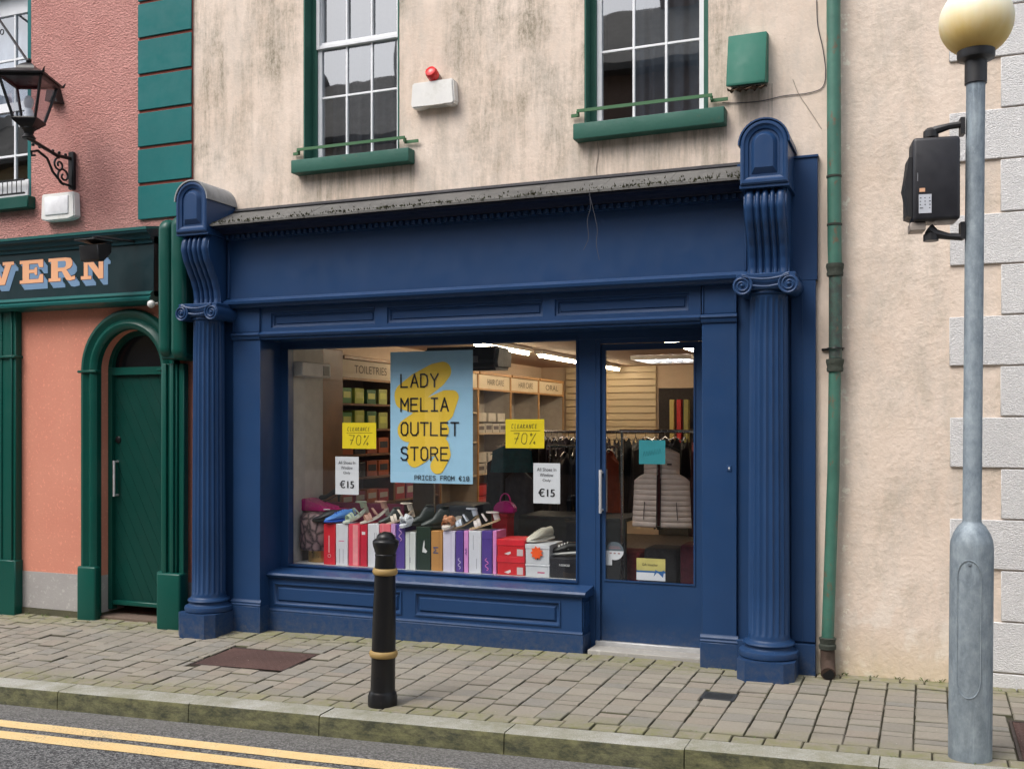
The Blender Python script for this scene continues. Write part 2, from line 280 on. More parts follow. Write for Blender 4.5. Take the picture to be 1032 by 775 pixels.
# ---------------------------------------------------------------- mesh builder
class MB:
    def __init__(s): s.bm = bmesh.new()
    def face(s, pts):
        try: s.bm.faces.new([s.bm.verts.new(p) for p in pts])
        except ValueError: pass
        return s
    def box(s, x0, x1, y0, y1, z0, z1, bev=0.0, M=None, seg=1):
        if x1 < x0: x0, x1 = x1, x0
        if y1 < y0: y0, y1 = y1, y0
        if z1 < z0: z0, z1 = z1, z0
        r = bmesh.ops.create_cube(s.bm, size=1); vs = r['verts']
        for v in vs: v.co = Vector(((x0+x1)/2+v.co.x*(x1-x0), (y0+y1)/2+v.co.y*(y1-y0), (z0+z1)/2+v.co.z*(z1-z0)))
        if bev:
            bev = min(bev, .45*min(x1-x0, y1-y0, z1-z0)); es = list({e for v in vs for e in v.link_edges})
            rr = bmesh.ops.bevel(s.bm, geom=es, offset=bev, segments=seg, affect='EDGES', profile=.5); vs = list({v for f in rr['faces'] for v in f.verts})
        if M is not None: bmesh.ops.transform(s.bm, matrix=M, verts=vs)
        return s
    def tube(s, pts, r, n=8, closed=False):
        pts = [Vector(p) for p in pts]; N = len(pts); rs = r if isinstance(r, (list, tuple)) else [r]*N
        T = []
        for i in range(N):
            a = pts[max(i-1, 0)]; b = pts[min(i+1, N-1)]; d = (b-a); T.append(d.normalized() if d.length > 1e-9 else Vector((0, 0, 1)))
        up = Vector((0, 0, 1)) if abs(T[0].z) < .9 else Vector((1, 0, 0)); nrm = T[0].cross(up).normalized(); rings = []
        for i in range(N):
            nrm = (nrm - T[i]*nrm.dot(T[i])); nrm = nrm.normalized() if nrm.length > 1e-6 else T[i].orthogonal().normalized(); bn = T[i].cross(nrm)
            rings.append([s.bm.verts.new(pts[i]+(nrm*math.cos(2*PI*k/n)+bn*math.sin(2*PI*k/n))*rs[i]) for k in range(n)])
        for i in range(N-1):
            for k in range(n): s.bm.faces.new((rings[i][k], rings[i][(k+1) % n], rings[i+1][(k+1) % n], rings[i+1][k]))
        s.bm.faces.new(rings[0][::-1]); s.bm.faces.new(rings[-1]); return s
    def lathe(s, prof, c=(0, 0, 0), n=32, fl=None, a0=0, M=None):
        """prof: (r, z[, k]); fl(theta)*k subtracts from radius"""
        rings = []; allv = []
        for p in prof:
            r, z = p[0], p[1]; k = p[2] if len(p) > 2 else 0; ring = []
            for i in range(n):
                th = a0+2*PI*i/n; rr = r-(fl(th)*k if fl else 0); ring.append(s.bm.verts.new((c[0]+rr*math.cos(th), c[1]+rr*math.sin(th), c[2]+z)))
            rings.append(ring); allv += ring
        for i in range(len(rings)-1):
            for k in range(n): s.bm.faces.new((rings[i][k], rings[i][(k+1) % n], rings[i+1][(k+1) % n], rings[i+1][k]))
        s.bm.faces.new(rings[0][::-1]); s.bm.faces.new(rings[-1])
        if M is not None: bmesh.ops.transform(s.bm, matrix=M, verts=allv)
        return s
    def prism(s, poly, a, b, fn=None):
        """poly in (u,w), extruded from a to b; default maps to x,z extruded along y"""
        fn = fn or (lambda u, w, h: (u, h, w)); A = [s.bm.verts.new(fn(u, w, a)) for u, w in poly]; B = [s.bm.verts.new(fn(u, w, b)) for u, w in poly]; n = len(poly)
        s.bm.faces.new(A); s.bm.faces.new(B[::-1])
        for i in range(n): s.bm.faces.new((A[i], B[i], B[(i+1) % n], A[(i+1) % n]))
        return s
    def plate(s, x0, x1, z0, z1, holes, yf, yb):
        """wall plate with rectangular holes and their reveals (front yf, back yb)"""
        X = sorted({x0, x1, *[h[i] for h in holes for i in (0, 1)]}); Z = sorted({z0, z1, *[h[i] for h in holes for i in (2, 3)]})
        X = [x for x in X if x0 <= x <= x1]; Z = [z for z in Z if z0 <= z <= z1]
        def hole(cx, cz): return any(h[0] < cx < h[1] and h[2] < cz < h[3] for h in holes)
        g = [[not hole((X[i]+X[i+1])/2, (Z[j]+Z[j+1])/2) for j in range(len(Z)-1)] for i in range(len(X)-1)]
        V = {}
        def v(x, y, z):
            k = (x, y, z)
            if k not in V: V[k] = s.bm.verts.new(k)
            return V[k]
        def q(*a):
            try: s.bm.faces.new([v(*p) for p in a])
            except ValueError: pass
        for i in range(len(X)-1):
            for j in range(len(Z)-1):
                if not g[i][j]: continue
                a, b, c, d = X[i], X[i+1], Z[j], Z[j+1]
                q((a, yf, c), (b, yf, c), (b, yf, d), (a, yf, d)); q((a, yb, c), (a, yb, d), (b, yb, d), (b, yb, c))
                if i == 0 or not g[i-1][j]: q((a, yf, c), (a, yf, d), (a, yb, d), (a, yb, c))
                if i == len(X)-2 or not g[i+1][j]: q((b, yf, c), (b, yb, c), (b, yb, d), (b, yf, d))
                if j == 0 or not g[i][j-1]: q((a, yf, c), (a, yb, c), (b, yb, c), (b, yf, c))
                if j == len(Z)-2 or not g[i][j+1]: q((a, yf, d), (b, yf, d), (b, yb, d), (a, yb, d))
        return s
    def rings(s, x0, x1, z0, z1, steps, fn=None):
        """nested rectangles: steps = (inset, y); closes with a cap"""
        fn = fn or (lambda x, y, z: (x, y, z)); prev = None
        for ins, y in steps:
            L = [s.bm.verts.new(fn(*p)) for p in ((x0+ins, y, z0+ins), (x1-ins, y, z0+ins), (x1-ins, y, z1-ins), (x0+ins, y, z1-ins))]
            if prev:
                for k in range(4): s.bm.faces.new((prev[k], prev[(k+1) % 4], L[(k+1) % 4], L[k]))
            prev = L
        s.bm.faces.new(prev); return s
    def grid(s, fn, nu, nv):
        V = [[s.bm.verts.new(fn(i/nu, j/nv)) for j in range(nv+1)] for i in range(nu+1)]
        for i in range(nu):
            for j in range(nv): s.bm.faces.new((V[i][j], V[i+1][j], V[i+1][j+1], V[i][j+1]))
        return s
    def profx(s, prof, x0, x1):
        """moulding: closed (y,z) profile swept along x"""
        return s.prism(prof, x0, x1, lambda u, w, h: (h, u, w))
    def sphere(s, c, r, sc=(1, 1, 1), u=20, v=12):
        rr = bmesh.ops.create_uvsphere(s.bm, u_segments=u, v_segments=v, radius=r)
        for w in rr['verts']: w.co = Vector((c[0]+w.co.x*sc[0], c[1]+w.co.y*sc[1], c[2]+w.co.z*sc[2]))
        return s
    def xform(s, M): bmesh.ops.transform(s.bm, matrix=M, verts=s.bm.verts); return s
ROOT = {}
def obj(name, mb, mat, parent=None, label=None, smooth=38, loc=None):
    bm = mb.bm; off = Vector(ROOT.get(parent.name, (0, 0, 0))) if parent else Vector(loc or (0, 0, 0))
    bmesh.ops.recalc_face_normals(bm, faces=bm.faces)
    if off.length: bmesh.ops.translate(bm, verts=bm.verts, vec=-off)
    me = bpy.data.meshes.new(name); bm.to_mesh(me); bm.free()
    if smooth:
        me.shade_smooth(); me.set_sharp_from_angle(angle=math.radians(smooth))
    me.materials.append(mat); o = bpy.data.objects.new(name, me); C.objects.link(o)
    if parent: o.parent = parent; ROOT[o.name] = tuple(off)
    elif loc: o.location = loc; ROOT[o.name] = tuple(off)
    if label: o['label'] = label
    return o
def thing(name, label, cat, loc=(0, 0, 0), group=None):
    o = bpy.data.objects.new(name, None); C.objects.link(o); o.location = loc; o.empty_display_size = .1
    o['label'] = label; o['category'] = cat; ROOT[o.name] = tuple(loc)
    if group: o['group'] = group
    return o
def tag(o, label, cat, group=None):
    o['label'] = label; o['category'] = cat
    if group: o['group'] = group
    return o
def struct(name, mb, mat, smooth=38): o = obj(name, mb, mat, smooth=smooth); o['kind'] = 'structure'; return o
def cptree(o, parent=None):
    c = o.copy(); C.objects.link(c)
    if parent: c.parent = parent
    for ch in list(o.children): cptree(ch, c)
    return c
# text -> thin mesh placed with origin p, axes u (reading direction) and w (up), fitted into width W height Hh
def textmb(s, p, u, w, W, Hh, mb=None, th=.0015, shear=0.0, space=1.0):
    cu = bpy.data.curves.new('t', 'FONT'); cu.body = s; cu.align_x = 'CENTER'; cu.space_character = space; cu.shear = shear
    o = bpy.data.objects.new('t', cu); me = bpy.data.meshes.new_from_object(o); bpy.data.objects.remove(o)
    xs = [v.co.x for v in me.vertices]; ys = [v.co.y for v in me.vertices]; x0, x1, y0, y1 = min(xs), max(xs), min(ys), max(ys)
    mb = mb or MB(); u = Vector(u).normalized(); w = Vector(w).normalized(); n = u.cross(w); p = Vector(p)
    V = [mb.bm.verts.new(p+u*((v.co.x-x0)/(x1-x0)*W)+w*((v.co.y-y0)/(y1-y0)*Hh)+n*th) for v in me.vertices]
    for f in me.polygons:
        try: mb.bm.faces.new([V[i] for i in f.vertices])
        except ValueError: pass
    bpy.data.meshes.remove(me); return mb
# stroke lettering (monospaced sign face and marker pen): glyphs on a 4 x 6 grid
G = {'L': [[(0, 6), (0, 0), (3.6, 0)]], 'A': [[(0, 0), (2, 6), (4, 0)], [(.7, 2), (3.3, 2)]], 'D': [[(0, 0), (0, 6), (2, 6), (3.4, 5.2), (3.8, 3), (3.4, .8), (2, 0), (0, 0)]],
     'Y': [[(0, 6), (2, 2.8), (4, 6)], [(2, 2.8), (2, 0)]], 'M': [[(0, 0), (0, 6), (2, 2.6), (4, 6), (4, 0)]], 'E': [[(3.7, 6), (0, 6), (0, 0), (3.7, 0)], [(0, 3.1), (3.1, 3.1)]],
     'I': [[(.4, 6), (3.6, 6)], [(2, 6), (2, 0)], [(.4, 0), (3.6, 0)]], 'O': [[(1.2, 6), (2.8, 6), (3.8, 4.8), (3.8, 1.2), (2.8, 0), (1.2, 0), (.2, 1.2), (.2, 4.8), (1.2, 6)]],
     'U': [[(0, 6), (0, 1.3), (1.1, 0), (2.9, 0), (4, 1.3), (4, 6)]], 'T': [[(0, 6), (4, 6)], [(2, 6), (2, 0)]], 'S': [[(3.7, 5.2), (2.8, 6), (1.1, 6), (.2, 5), (.3, 3.8), (1.2, 3.2), (2.8, 2.8), (3.8, 2.1), (3.8, 1), (2.8, 0), (1, 0), (.1, .9)]],
     'R': [[(0, 0), (0, 6), (2.6, 6), (3.7, 5.2), (3.7, 3.8), (2.6, 3), (0, 3)], [(2, 3), (3.9, 0)]], 'P': [[(0, 0), (0, 6), (2.6, 6), (3.7, 5.2), (3.7, 3.6), (2.6, 2.8), (0, 2.8)]],
     'C': [[(3.7, 5), (2.8, 6), (1.2, 6), (.1, 4.7), (.1, 1.3), (1.2, 0), (2.8, 0), (3.7, 1)]], 'F': [[(3.7, 6), (0, 6), (0, 0)], [(0, 3.1), (3.1, 3.1)]],
     '€': [[(3.8, 5), (3, 6), (1.8, 6), (.9, 4.7), (.9, 1.3), (1.8, 0), (3, 0), (3.8, 1)], [(0, 3.6), (2.8, 3.6)], [(0, 2.4), (2.8, 2.4)]], '1': [[(.8, 4.8), (2.2, 6), (2.2, 0)], [(.7, 0), (3.7, 0)]],
     '0': [[(1.2, 6), (2.8, 6), (3.8, 4.8), (3.8, 1.2), (2.8, 0), (1.2, 0), (.2, 1.2), (.2, 4.8), (1.2, 6)], [(1.2, 1.6), (2.8, 4.4)]],
     '7': [[(0, 6), (4, 6), (1.5, 0)], [(.8, 3), (3.4, 3)]], 'o': [[(1.2, 6), (2.8, 6), (3.8, 4.8), (3.8, 1.2), (2.8, 0), (1.2, 0), (.2, 1.2), (.2, 4.8), (1.2, 6)]],
     '%': [[(4.2, 6), (.2, 0)], [(.8, 6), (1.6, 5.4), (.8, 4.6), (.2, 5.3), (.8, 6)], [(3.6, 1.4), (4.2, .7), (3.6, 0), (3, .7), (3.6, 1.4)]],
     'N': [[(0, 0), (0, 6), (4, 0), (4, 6)]]}
def strokes(s, x, z, y, cw, ch, adv, sw, mb=None, shear=0.0, jit=0.0):
    mb = mb or MB()
    for k, c in enumerate(s):
        for pl in G.get(c, []):
            P = [Vector((x+k*adv+(a+shear*b)*cw/4+random.uniform(-jit, jit), 0, z+b*ch/6+random.uniform(-jit, jit))) for a, b in pl]
            for a, b in zip(P, P[1:]):
                d = (b-a).normalized(); n = Vector((-d.z, 0, d.x))*sw/2; e = d*sw*.45
                mb.face([tuple(q+Vector((0, y, 0))) for q in (a-e-n, b+e-n, b+e+n, a-e+n)])
    return mb
ORD = ['first', 'second', 'third', 'fourth', 'fifth', 'sixth', 'seventh', 'eighth', 'ninth', 'tenth', 'eleventh', 'twelfth', 'thirteenth', 'fourteenth']

# ================================================================ GROUND
def tilt_sheet(x0, x1, y0, y1, dz, nx=1):
    return MB().grid(lambda u, v: (x0+(x1-x0)*u, y0+(y1-y0)*v, gz(x0+(x1-x0)*u, y0+(y1-y0)*v)+dz), 80, 14)
KY = -1.63; KF = -1.80; RD = -.118
def rz(x, y): return gz(x, -1.8)+RD+(.012*(-1.8-y) if y > -5 else .012*3.2-.012*(-5-y))
g = MB(); g.face([(-300, -300, -1.25), (300, -300, -1.25), (300, 300, -1.25), (-300, 300, -1.25)]); struct('ground', g, ASPH, 0)
r = MB(); ys = [-1.70, -5, -8.25]
for a, b in zip(ys, ys[1:]): r.face([(-40, b, rz(-40, b)), (40, b, rz(40, b)), (40, a, rz(40, a)), (-40, a, rz(-40, a))])
struct('road', r, ASPH, 0)
for (a, b) in ((-2.115, -2.235), (-2.305, -2.43)):
    q = MB(); n = 160
    for i in range(n):
        xa = -20+i*.2; xb = xa+.2; w = lambda x, k: .004*math.sin(x*3.1+k)+.002*math.sin(x*9+k)
        q.face([(xa, b+w(xa, 1), rz(xa, b)+.004), (xb, b+w(xb, 1), rz(xb, b)+.004), (xb, a+w(xb, 2), rz(xb, a)+.004), (xa, a+w(xa, 2), rz(xa, a)+.004)])
    struct('yellow_line', q, LINE, 0)
# kerb stones
k = MB(); x = -26.0
KJ = [ax(58, -1.8), ax(190, -1.8), ax(508, -1.8)]
while x < 12:
    L = random.uniform(.88, .98); x1 = x+L
    for j in KJ:
        if abs(x1-j) < .48: x1 = j; break
    vs = []
    dzr = random.uniform(-.003, .003); M = None
    a, b = x+.003, x1-.003; rk = .016
    prof = [(KY, -.30), (KY, .0), (KF+rk, 0), (KF+rk*.3, -rk*.3), (KF, -rk), (KF-.012, -.30)]
    nseg = 4
    for q in range(nseg):
        xa, xb = a+(b-a)*q/nseg, a+(b-a)*(q+1)/nseg
        A = [k.bm.verts.new((xa, yy, gz(xa, yy)+zz+dzr)) for yy, zz in prof]; B = [k.bm.verts.new((xb, yy, gz(xb, yy)+zz+dzr)) for yy, zz in prof]
        for i in range(len(prof)-1): k.bm.faces.new((A[i], B[i], B[i+1], A[i+1]))
        if q == 0: k.bm.faces.new(A)
        if q == nseg-1: k.bm.faces.new(B[::-1])
    x = x1
bmesh.ops.remove_doubles(k.bm, verts=k.bm.verts, dist=1e-5)
struct('kerb', k, KERB)
# pavement setts
HOLES = [(ax(190, -1), 0, 0, 0)]
mh = [(-4.86, -4.08, -1.00, -.50), (.395, 1.1, -1.50, -.78), (-1.26, -1.06, -.84, -.68)]   # covers: x0,x1,y0,y1
p = MB(); tl = p.bm.faces.layers.float.new('tint'); sl_ = p.bm.faces.layers.float.new('soil')
def sett(x0, x1, y0, y1):
    for h in mh:
        if x0 < h[1] and x1 > h[0] and y0 < h[3] and y1 > h[2]:
            if x0 < h[0] and h[0]-x0 > .03: x1 = h[0]
            elif x1 > h[1] and x1-h[1] > .03: x0 = h[1]
            elif y1 > h[3] and y1-h[3] > .03: y0 = h[3]
            elif y0 < h[2] and h[2]-y0 > .03: y1 = h[2]
            else: return
    g_ = .004; c = .0045; x0 += .0032; x1 -= .0032; y0 += .0048; y1 -= .0048; t = random.random(); dz = random.gauss(0, .002); tx = random.uniform(-.014, .014)
    j = lambda: random.uniform(-.0026, .0026)
    O = [(x0+j(), y0+j()), (x1+j(), y0+j()), (x1+j(), y1+j()), (x0+j(), y1+j())]; I = [(x0+c, y0+c), (x1-c, y0+c), (x1-c, y1-c), (x0+c, y1-c)]
    z = lambda a, b, d: gz(a, b)+dz+tx*(a-x0)+d
    A = [p.bm.verts.new((a, b, z(a, b, -.022))) for a, b in O]; B = [p.bm.verts.new((a, b, z(a, b, -.005))) for a, b in O]; T = [p.bm.verts.new((a, b, z(a, b, 0))) for a, b in I]
    fs = [p.bm.faces.new(T)]
    for q in range(4):
        f1 = p.bm.faces.new((B[q], B[(q+1) % 4], T[(q+1) % 4], T[q])); f2 = p.bm.faces.new((A[q], A[(q+1) % 4], B[(q+1) % 4], B[q])); f1[sl_] = .38; f2[sl_] = .95; fs += [f1, f2]
    for f in fs: f[tl] = t
x = -16.0
while x < 7:
    w = .168+random.uniform(-.009, .009); y = -.115-random.uniform(0, .16); y0f = True; sett_y = -.115
    while sett_y > -1.47:
        L = random.choice([.085, .11, .125, .14, .16]);
        if sett_y == -.115: L *= random.uniform(.5, 1)
        nb = sett_y-L
        if nb < -1.47+.07: nb = -1.50
        nb = max(nb, -1.50); sett(x, x+w, nb, sett_y); sett_y = nb
    x += w
for (ya, yb) in ((-.115, .045), (-1.63, -1.50)):
    x = -16.0
    while x < 7:
        L = random.uniform(.14, .19); sett(x, x+L, ya, yb); x += L
struct('pavement', p, SETTS)
struct('pavement_bedding', tilt_sheet(-26, 12, -1.64, .9, -.014), JOINT, 0)
# far pavement (behind the camera, seen only in the glass)
q = MB(); q.box(-40, 40, -10.2, -8.2, -.8, -.02, .01); struct('far_pavement', q, SETTS)
# manhole covers
COVER = m_rough('rusty_chequer_cover', (.075, .040, .034), (.14, .075, .062), 90, .9, .006)
def cover(h, label, nm, mat, cat):
    x0, x1, y0, y1 = h; b = MB(); e = .012
    z = lambda a, b_: gz(a, b_)
    for (a0, a1, b0, b1) in ((x0+.004, x1-.004, y0+.004, y0+.018), (x0+.004, x1-.004, y1-.018, y1-.004), (x0+.004, x0+.018, y0+.018, y1-.018), (x1-.018, x1-.004, y0+.018, y1-.018)):
        b.box(a0, a1, b0, b1, gz(a0, b0)-.03, gz(a0, b0)+.001)
    t = thing(nm, label, cat, ((x0+x1)/2, (y0+y1)/2, gz((x0+x1)/2, y0)-.03)); obj('frame', b, pm('cover_frame_iron', (.05, .035, .03), .7), t)
    pl = MB(); pl.face([(x0+.022, y0+.022, z(x0, y0)-.003), (x1-.022, y0+.022, z(x1, y0)-.003), (x1-.022, y1-.022, z(x1, y1)-.003), (x0+.022, y1-.022, z(x0, y1)-.003)])
    nx = int((x1-x0)/.03); ny = int((y1-y0)/.03)
    for i in range(1, nx):
        for j in range(1, ny):
            cx, cy = x0+(x1-x0)*i/nx, y0+(y1-y0)*j/ny; d = .009 if (i+j) % 2 else -.009; zz = gz(cx, cy)-.002
            pl.face([(cx-.009, cy-d*.6-.002, zz), (cx+.009, cy+d*.6-.002, zz), (cx+.009, cy+d*.6+.002, zz+.0015), (cx-.009, cy-d*.6+.002, zz+.0015)])
    obj('plate', pl, mat, t, smooth=0)
cover(mh[0], 'rusty brown chequered inspection cover in the paving left of the bollard', 'manhole_cover', COVER, 'manhole cover')
cover(mh[1], 'brown inspection cover at the right edge beyond the lamp pole', 'manhole_cover', COVER, 'manhole cover')
b = MB(); x0, x1, y0, y1 = mh[2]
t = thing('drain_grate', 'small black slotted drain grate in the paving before the right column', 'drain grate', ((x0+x1)/2, (y0+y1)/2, gz(-1.05, -.8)-.03))
IRON = pm('dark_drain_iron', (.03, .033, .036), .6)
for (a0, a1, b0, b1) in ((x0, x1, y0, y0+.02), (x0, x1, y1-.02, y1), (x0, x0+.02, y0+.02, y1-.02), (x1-.02, x1, y0+.02, y1-.02)): b.box(a0, a1, b0, b1, gz(x0, y0)-.03, gz(x0, y0)+.004, .002)
obj('frame', b, IRON, t); b = MB()
for i in range(6): yy = y0+.033+i*.0215; b.box(x0+.02, x1-.02, yy, yy+.011, gz(x0, y0)-.012, gz(x0, y0)+.003)
obj('grille', b, IRON, t)

# ================================================================ CREAM BUILDING
W1 = (-4.563, -3.715, 3.66, 5.45); W2 = (-2.247, -1.375, 3.70, 5.48)
bld = thing('shop_building', 'cream rendered two storey building with streaked walls above the blue shopfront', 'building', (0, 0, 0))
w = MB().plate(-5.629, 1.0, -1.0, 7.2, [W1, W2, (-5.02, -1.39, -1.1, 2.6)], 0, .30)
obj('wall', w, CREAM, bld, smooth=0)
rf = MB(); rf.prism([(-.35, 7.15), (-.35, 7.25), (4.2, 10.2), (8.6, 7.25), (8.6, 7.15), (4.2, 10.0)], -5.63, 1.0, lambda u, w_, h: (h, u, w_)); obj('roof', rf, SLATE, bld)
sd = MB(); sd.box(-5.62, -5.55, .30, 8.3, -1, 7.15); sd.box(.93, 1.0, .30, 8.3, -1, 7.15); sd.box(-5.55, .93, 8.2, 8.3, -1, 7.15); obj('side_wall', sd, CREAM, bld, smooth=0)
# white quoins
zs = [-.22, .095, .406, .717, 1.025, 1.334, 1.648, 1.957, 2.265, 2.574, 2.888, 3.21, 3.52, 3.83, 4.14, 4.45, 4.76, 5.07, 5.38, 5.69, 6.0]
for i in range(len(zs)-1):
    xl = .119 if i % 2 == 1 else .405
    if i == 0: xl = .119
    jx = random.uniform(-.004, .004)
    obj('quoin', MB().box(xl+jx, 1.016, -.018, 0, zs[i]+.006, zs[i+1]-.004, .004), WHITEQ, bld)
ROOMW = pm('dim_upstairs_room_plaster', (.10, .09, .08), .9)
LACE = pm('net_curtain', (.09, .09, .10), .9, var=.2, scale=25)
def sash(W, bld, rail, bars_low, dirn=1, up_bars=5.0, name='window'):
    x0, x1, z0, z1 = W; fy = .12
    rv = MB()  # green painted reveal lining
    rv.box(x0, x0+.012, -.003, .16, z0, z1).box(x1-.012, x1, -.003, .16, z0, z1).box(x0+.012, x1-.012, -.003, .16, z1-.012, z1)
    rv.box(x0-.0, x0+.055, .10, .16, z0, z1-.012).box(x1-.05, x1-.012, .10, .16, z0, z1-.012)
    wd = obj(name, rv, WGREEN, bld)
    a, b = x0+.055, x1-.05; fr = MB()
    fr.plate(a, b, z0, z1-.012, [(a+.035, b-.035, z0+.05, rail-.025), (a+.035, b-.035, rail+.025, z1-.06)], fy, fy+.05)
    fr.box(a+.01, b-.01, fy-.02, fy+.0, rail-.028, rail+.002, .004); fr.box(a-.004, a+.028, fy-.022, fy-.002, rail-.03, z1-.014, .003)
    fr.box(b-.028, b+.003, fy-.022, fy-.002, rail-.03, z1-.014, .003); fr.box(a, b, fy-.03, fy-.002, z0, z0+.035, .004)
    obj('frame', fr, UPVC, wd)
    gb = MB(); iw = (b-a-.07)
    for k in (1, 2):
        xx = a+.035+iw*k/3; gb.box(xx-.009, xx+.009, fy+.004, fy+.03, z0+.05, rail-.025, .003).box(xx-.009, xx+.009, fy+.004, fy+.03, rail+.025, z1-.06, .003)
    gb.box(a+.035, b-.035, fy+.006, fy+.028, bars_low-.009, bars_low+.009, .003).box(a+.035, b-.035, fy+.006, fy+.028, up_bars-.009, up_bars+.009, .003)
    obj('glazing_bar', gb, UPVC, wd)
    gl = MB().face([(a+.02, fy+.018, z0+.04), (b-.02, fy+.018, z0+.04), (b-.02, fy+.018, rail), (a+.02, fy+.018, rail)])
    gl.face([(a+.02, fy+.032, rail), (b-.02, fy+.026, rail), (b-.02, fy+.026, z1-.04), (a+.02, fy+.032, z1-.04)]); obj('pane', gl, GLASSU, wd, smooth=0)
    rm = MB(); X0, X1, Z0, Z1, Y1 = x0-.6, x1+.6, z0-.5, z1+.3, 2.6
    rm.face([(X0, Y1, Z0), (X1, Y1, Z0), (X1, Y1, Z1), (X0, Y1, Z1)]).face([(X0, .31, Z0), (X0, Y1, Z0), (X0, Y1, Z1), (X0, .31, Z1)]).face([(X1, .31, Z0), (X1, Y1, Z0), (X1, Y1, Z1), (X1, .31, Z1)])
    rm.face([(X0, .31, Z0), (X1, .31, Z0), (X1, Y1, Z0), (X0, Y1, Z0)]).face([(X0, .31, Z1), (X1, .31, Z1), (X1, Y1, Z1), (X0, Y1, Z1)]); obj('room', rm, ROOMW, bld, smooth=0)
    return wd
w1 = sash(W1, bld, 4.60, 4.19, up_bars=5.0); w2 = sash(W2, bld, 4.74, 4.246, up_bars=5.1)
def curtain(x0, x1, z0, z1, y, wave=16):
    return MB().grid(lambda u, v: (x0+(x1-x0)*u, y+.018*math.sin(u*wave*2*PI*.5)+.006*math.sin(u*61), z0+(z1-z0)*v), 90, 3)
tag(obj('net_curtain', curtain(-4.50, -3.80, 3.70, 5.35, .33, 9), LACE), 'pale patterned net curtain behind the left upstairs sash window', 'curtain')
tag(obj('net_curtain', curtain(-2.00, -1.45, 3.72, 5.35, .36, 11), pm('blue_grey_curtain', (.13, .15, .18), .9)), 'grey blue curtain behind the right upstairs sash window', 'curtain')
for (W, a, b_, zt, zb) in ((W1, -4.616, -3.585, 3.664, 3.555), (W2, -2.30, -1.25, 3.702, 3.585)):
    s = MB().box(a, b_, -.10, .12, zb, zt, .008, seg=2)
    for v in s.bm.verts:
        if v.co.y < -.05 and v.co.z > zb+.05: v.co.z -= .006
        v.co.z += .0025*math.sin(v.co.x*31)+(.006 if v.co.x > (a+b_)/2 and W is W2 else 0)
    obj('window_sill', s, WGREEN, bld)
# flat security bars
for (p0, p1, z0, z1) in (((295, 152), (420, 137), 0, 0), ((576, 115), (733, 92), 0, 0)):
    xa, za = at(*p0, -.05); xb, zb = at(*p1, -.05); m = (za+zb)/2; s = MB()
    s.box(xa+.04, xb-.10, -.055, -.045, m-.011, m+.011); s.box(xa-.01, xa+.05, -.03, -.02, m-.035, m-.012).box(xa+.035, xa+.048, -.05, -.02, m-.035, m)
    s.box(xb-.115, xb-.10, -.05, -.02, m-.03, m).box(xb-.115, xb, -.03, -.02, m-.04, m-.018)
    obj('window_bar', s, m_gloss('mossy_green_bar', (.06, .15, .07), .6, .8, (.12, .13, .06)), bld)

# ================================================================ BLUE SHOPFRONT
sf = thing('shopfront', 'navy blue painted timber shopfront with fluted columns, scroll brackets and blank fascia', 'shopfront', (-3.14, 0, 0))
XL, XR = -5.355, -.955     # column centres
FZ0, FZ1 = 2.58, 2.99
# fascia board
b = MB().box(-5.20, -1.10, -.10, .0, 2.56, FZ1+.10, .002); obj('fascia', b, BLUE, sf)
b = MB().profx([(0, 2.525), (-.115, 2.53), (-.125, 2.545), (-.15, 2.555), (-.155, 2.575), (-.14, 2.582), (-.125, 2.592), (-.112, 2.60), (-.1005, 2.603), (0, 2.603)], -5.215, -1.09)
obj('fascia_moulding', b, BLUE, sf)
for a, c in ((-5.205, -5.185), (-1.115, -1.10)): obj('edge_bead', MB().box(a, c, -.115, -.1005, 2.604, 3.06, .004), BLUE, sf)
# dentils + cornice + roof
b = MB().box(-5.2, -1.1, -.135, -.10, 3.068, 3.105)
x = -5.19
while x < -1.12: b.box(x, x+.028, -.164, -.135, 3.073, 3.104, .003); x += .052
obj('dentil_course', b, BLUE, sf)
b = MB().profx([(0, 3.106), (-.168, 3.106), (-.172, 3.110), (-.20, 3.112), (-.215, 3.122), (-.25, 3.130), (-.30, 3.134), (-.304, 3.150), (0, 3.154)], -5.2, -1.1); obj('cornice', b, BLUE_SHADED, sf)
rf = MB(); x = -5.26
while x < -1.11:
    x1 = min(x+.46, -1.10); dz = random.uniform(-.002, .002)
    rf.prism([(-.328, 3.150+dz), (-.328, 3.166+dz), (-.001, 3.322+dz), (-.001, 3.30+dz)], x+.0015, x1-.0015, lambda u, w_, h: (h, u, w_)); x = x1
obj('roof', rf, SLATE, sf)
b = MB().profx([(0, 3.322), (-.04, 3.309), (-.044, 3.314), (0, 3.343)], -5.2, -1.1); obj('flashing', b, pm('black_flashing_gap', (.03, .03, .035), .8), sf)
# frieze with recessed panels
pan = [(ax(273, -.05), ax(378, -.05)), (ax(390, -.05), ax(547, -.05)), (ax(559, -.05), ax(694, -.05))]
b = MB().plate(-4.93, -1.415, 2.31, 2.53, [(a, c, 2.365, 2.485) for a, c in pan], -.05, .0)
for a, c in pan: b.rings(a, c, 2.365, 2.485, [(0, -.05), (.006, -.035), (.018, -.03), (.021, -.020), (.03, -.018), (.036, -.026)])
b.box(-4.93, -1.415, 0, .27, 2.3105, 2.345)
obj('frieze', b, BLUE, sf)
b = MB().profx([(0, 2.275), (-.06, 2.275), (-.062, 2.292), (-.078, 2.297), (-.088, 2.315), (-.075, 2.325), (-.06, 2.33), (-.0505, 2.336), (0, 2.336)], -4.93, -1.415)
obj('frieze_moulding', b, BLUE, sf)
# soffit & head above glass
b = MB().box(-4.93, -1.406, 0, .22, 2.276, 2.31).box(-4.93, -1.406, .22, .30, 2.215, 2.31, .003); obj('soffit', b, BLUE, sf)
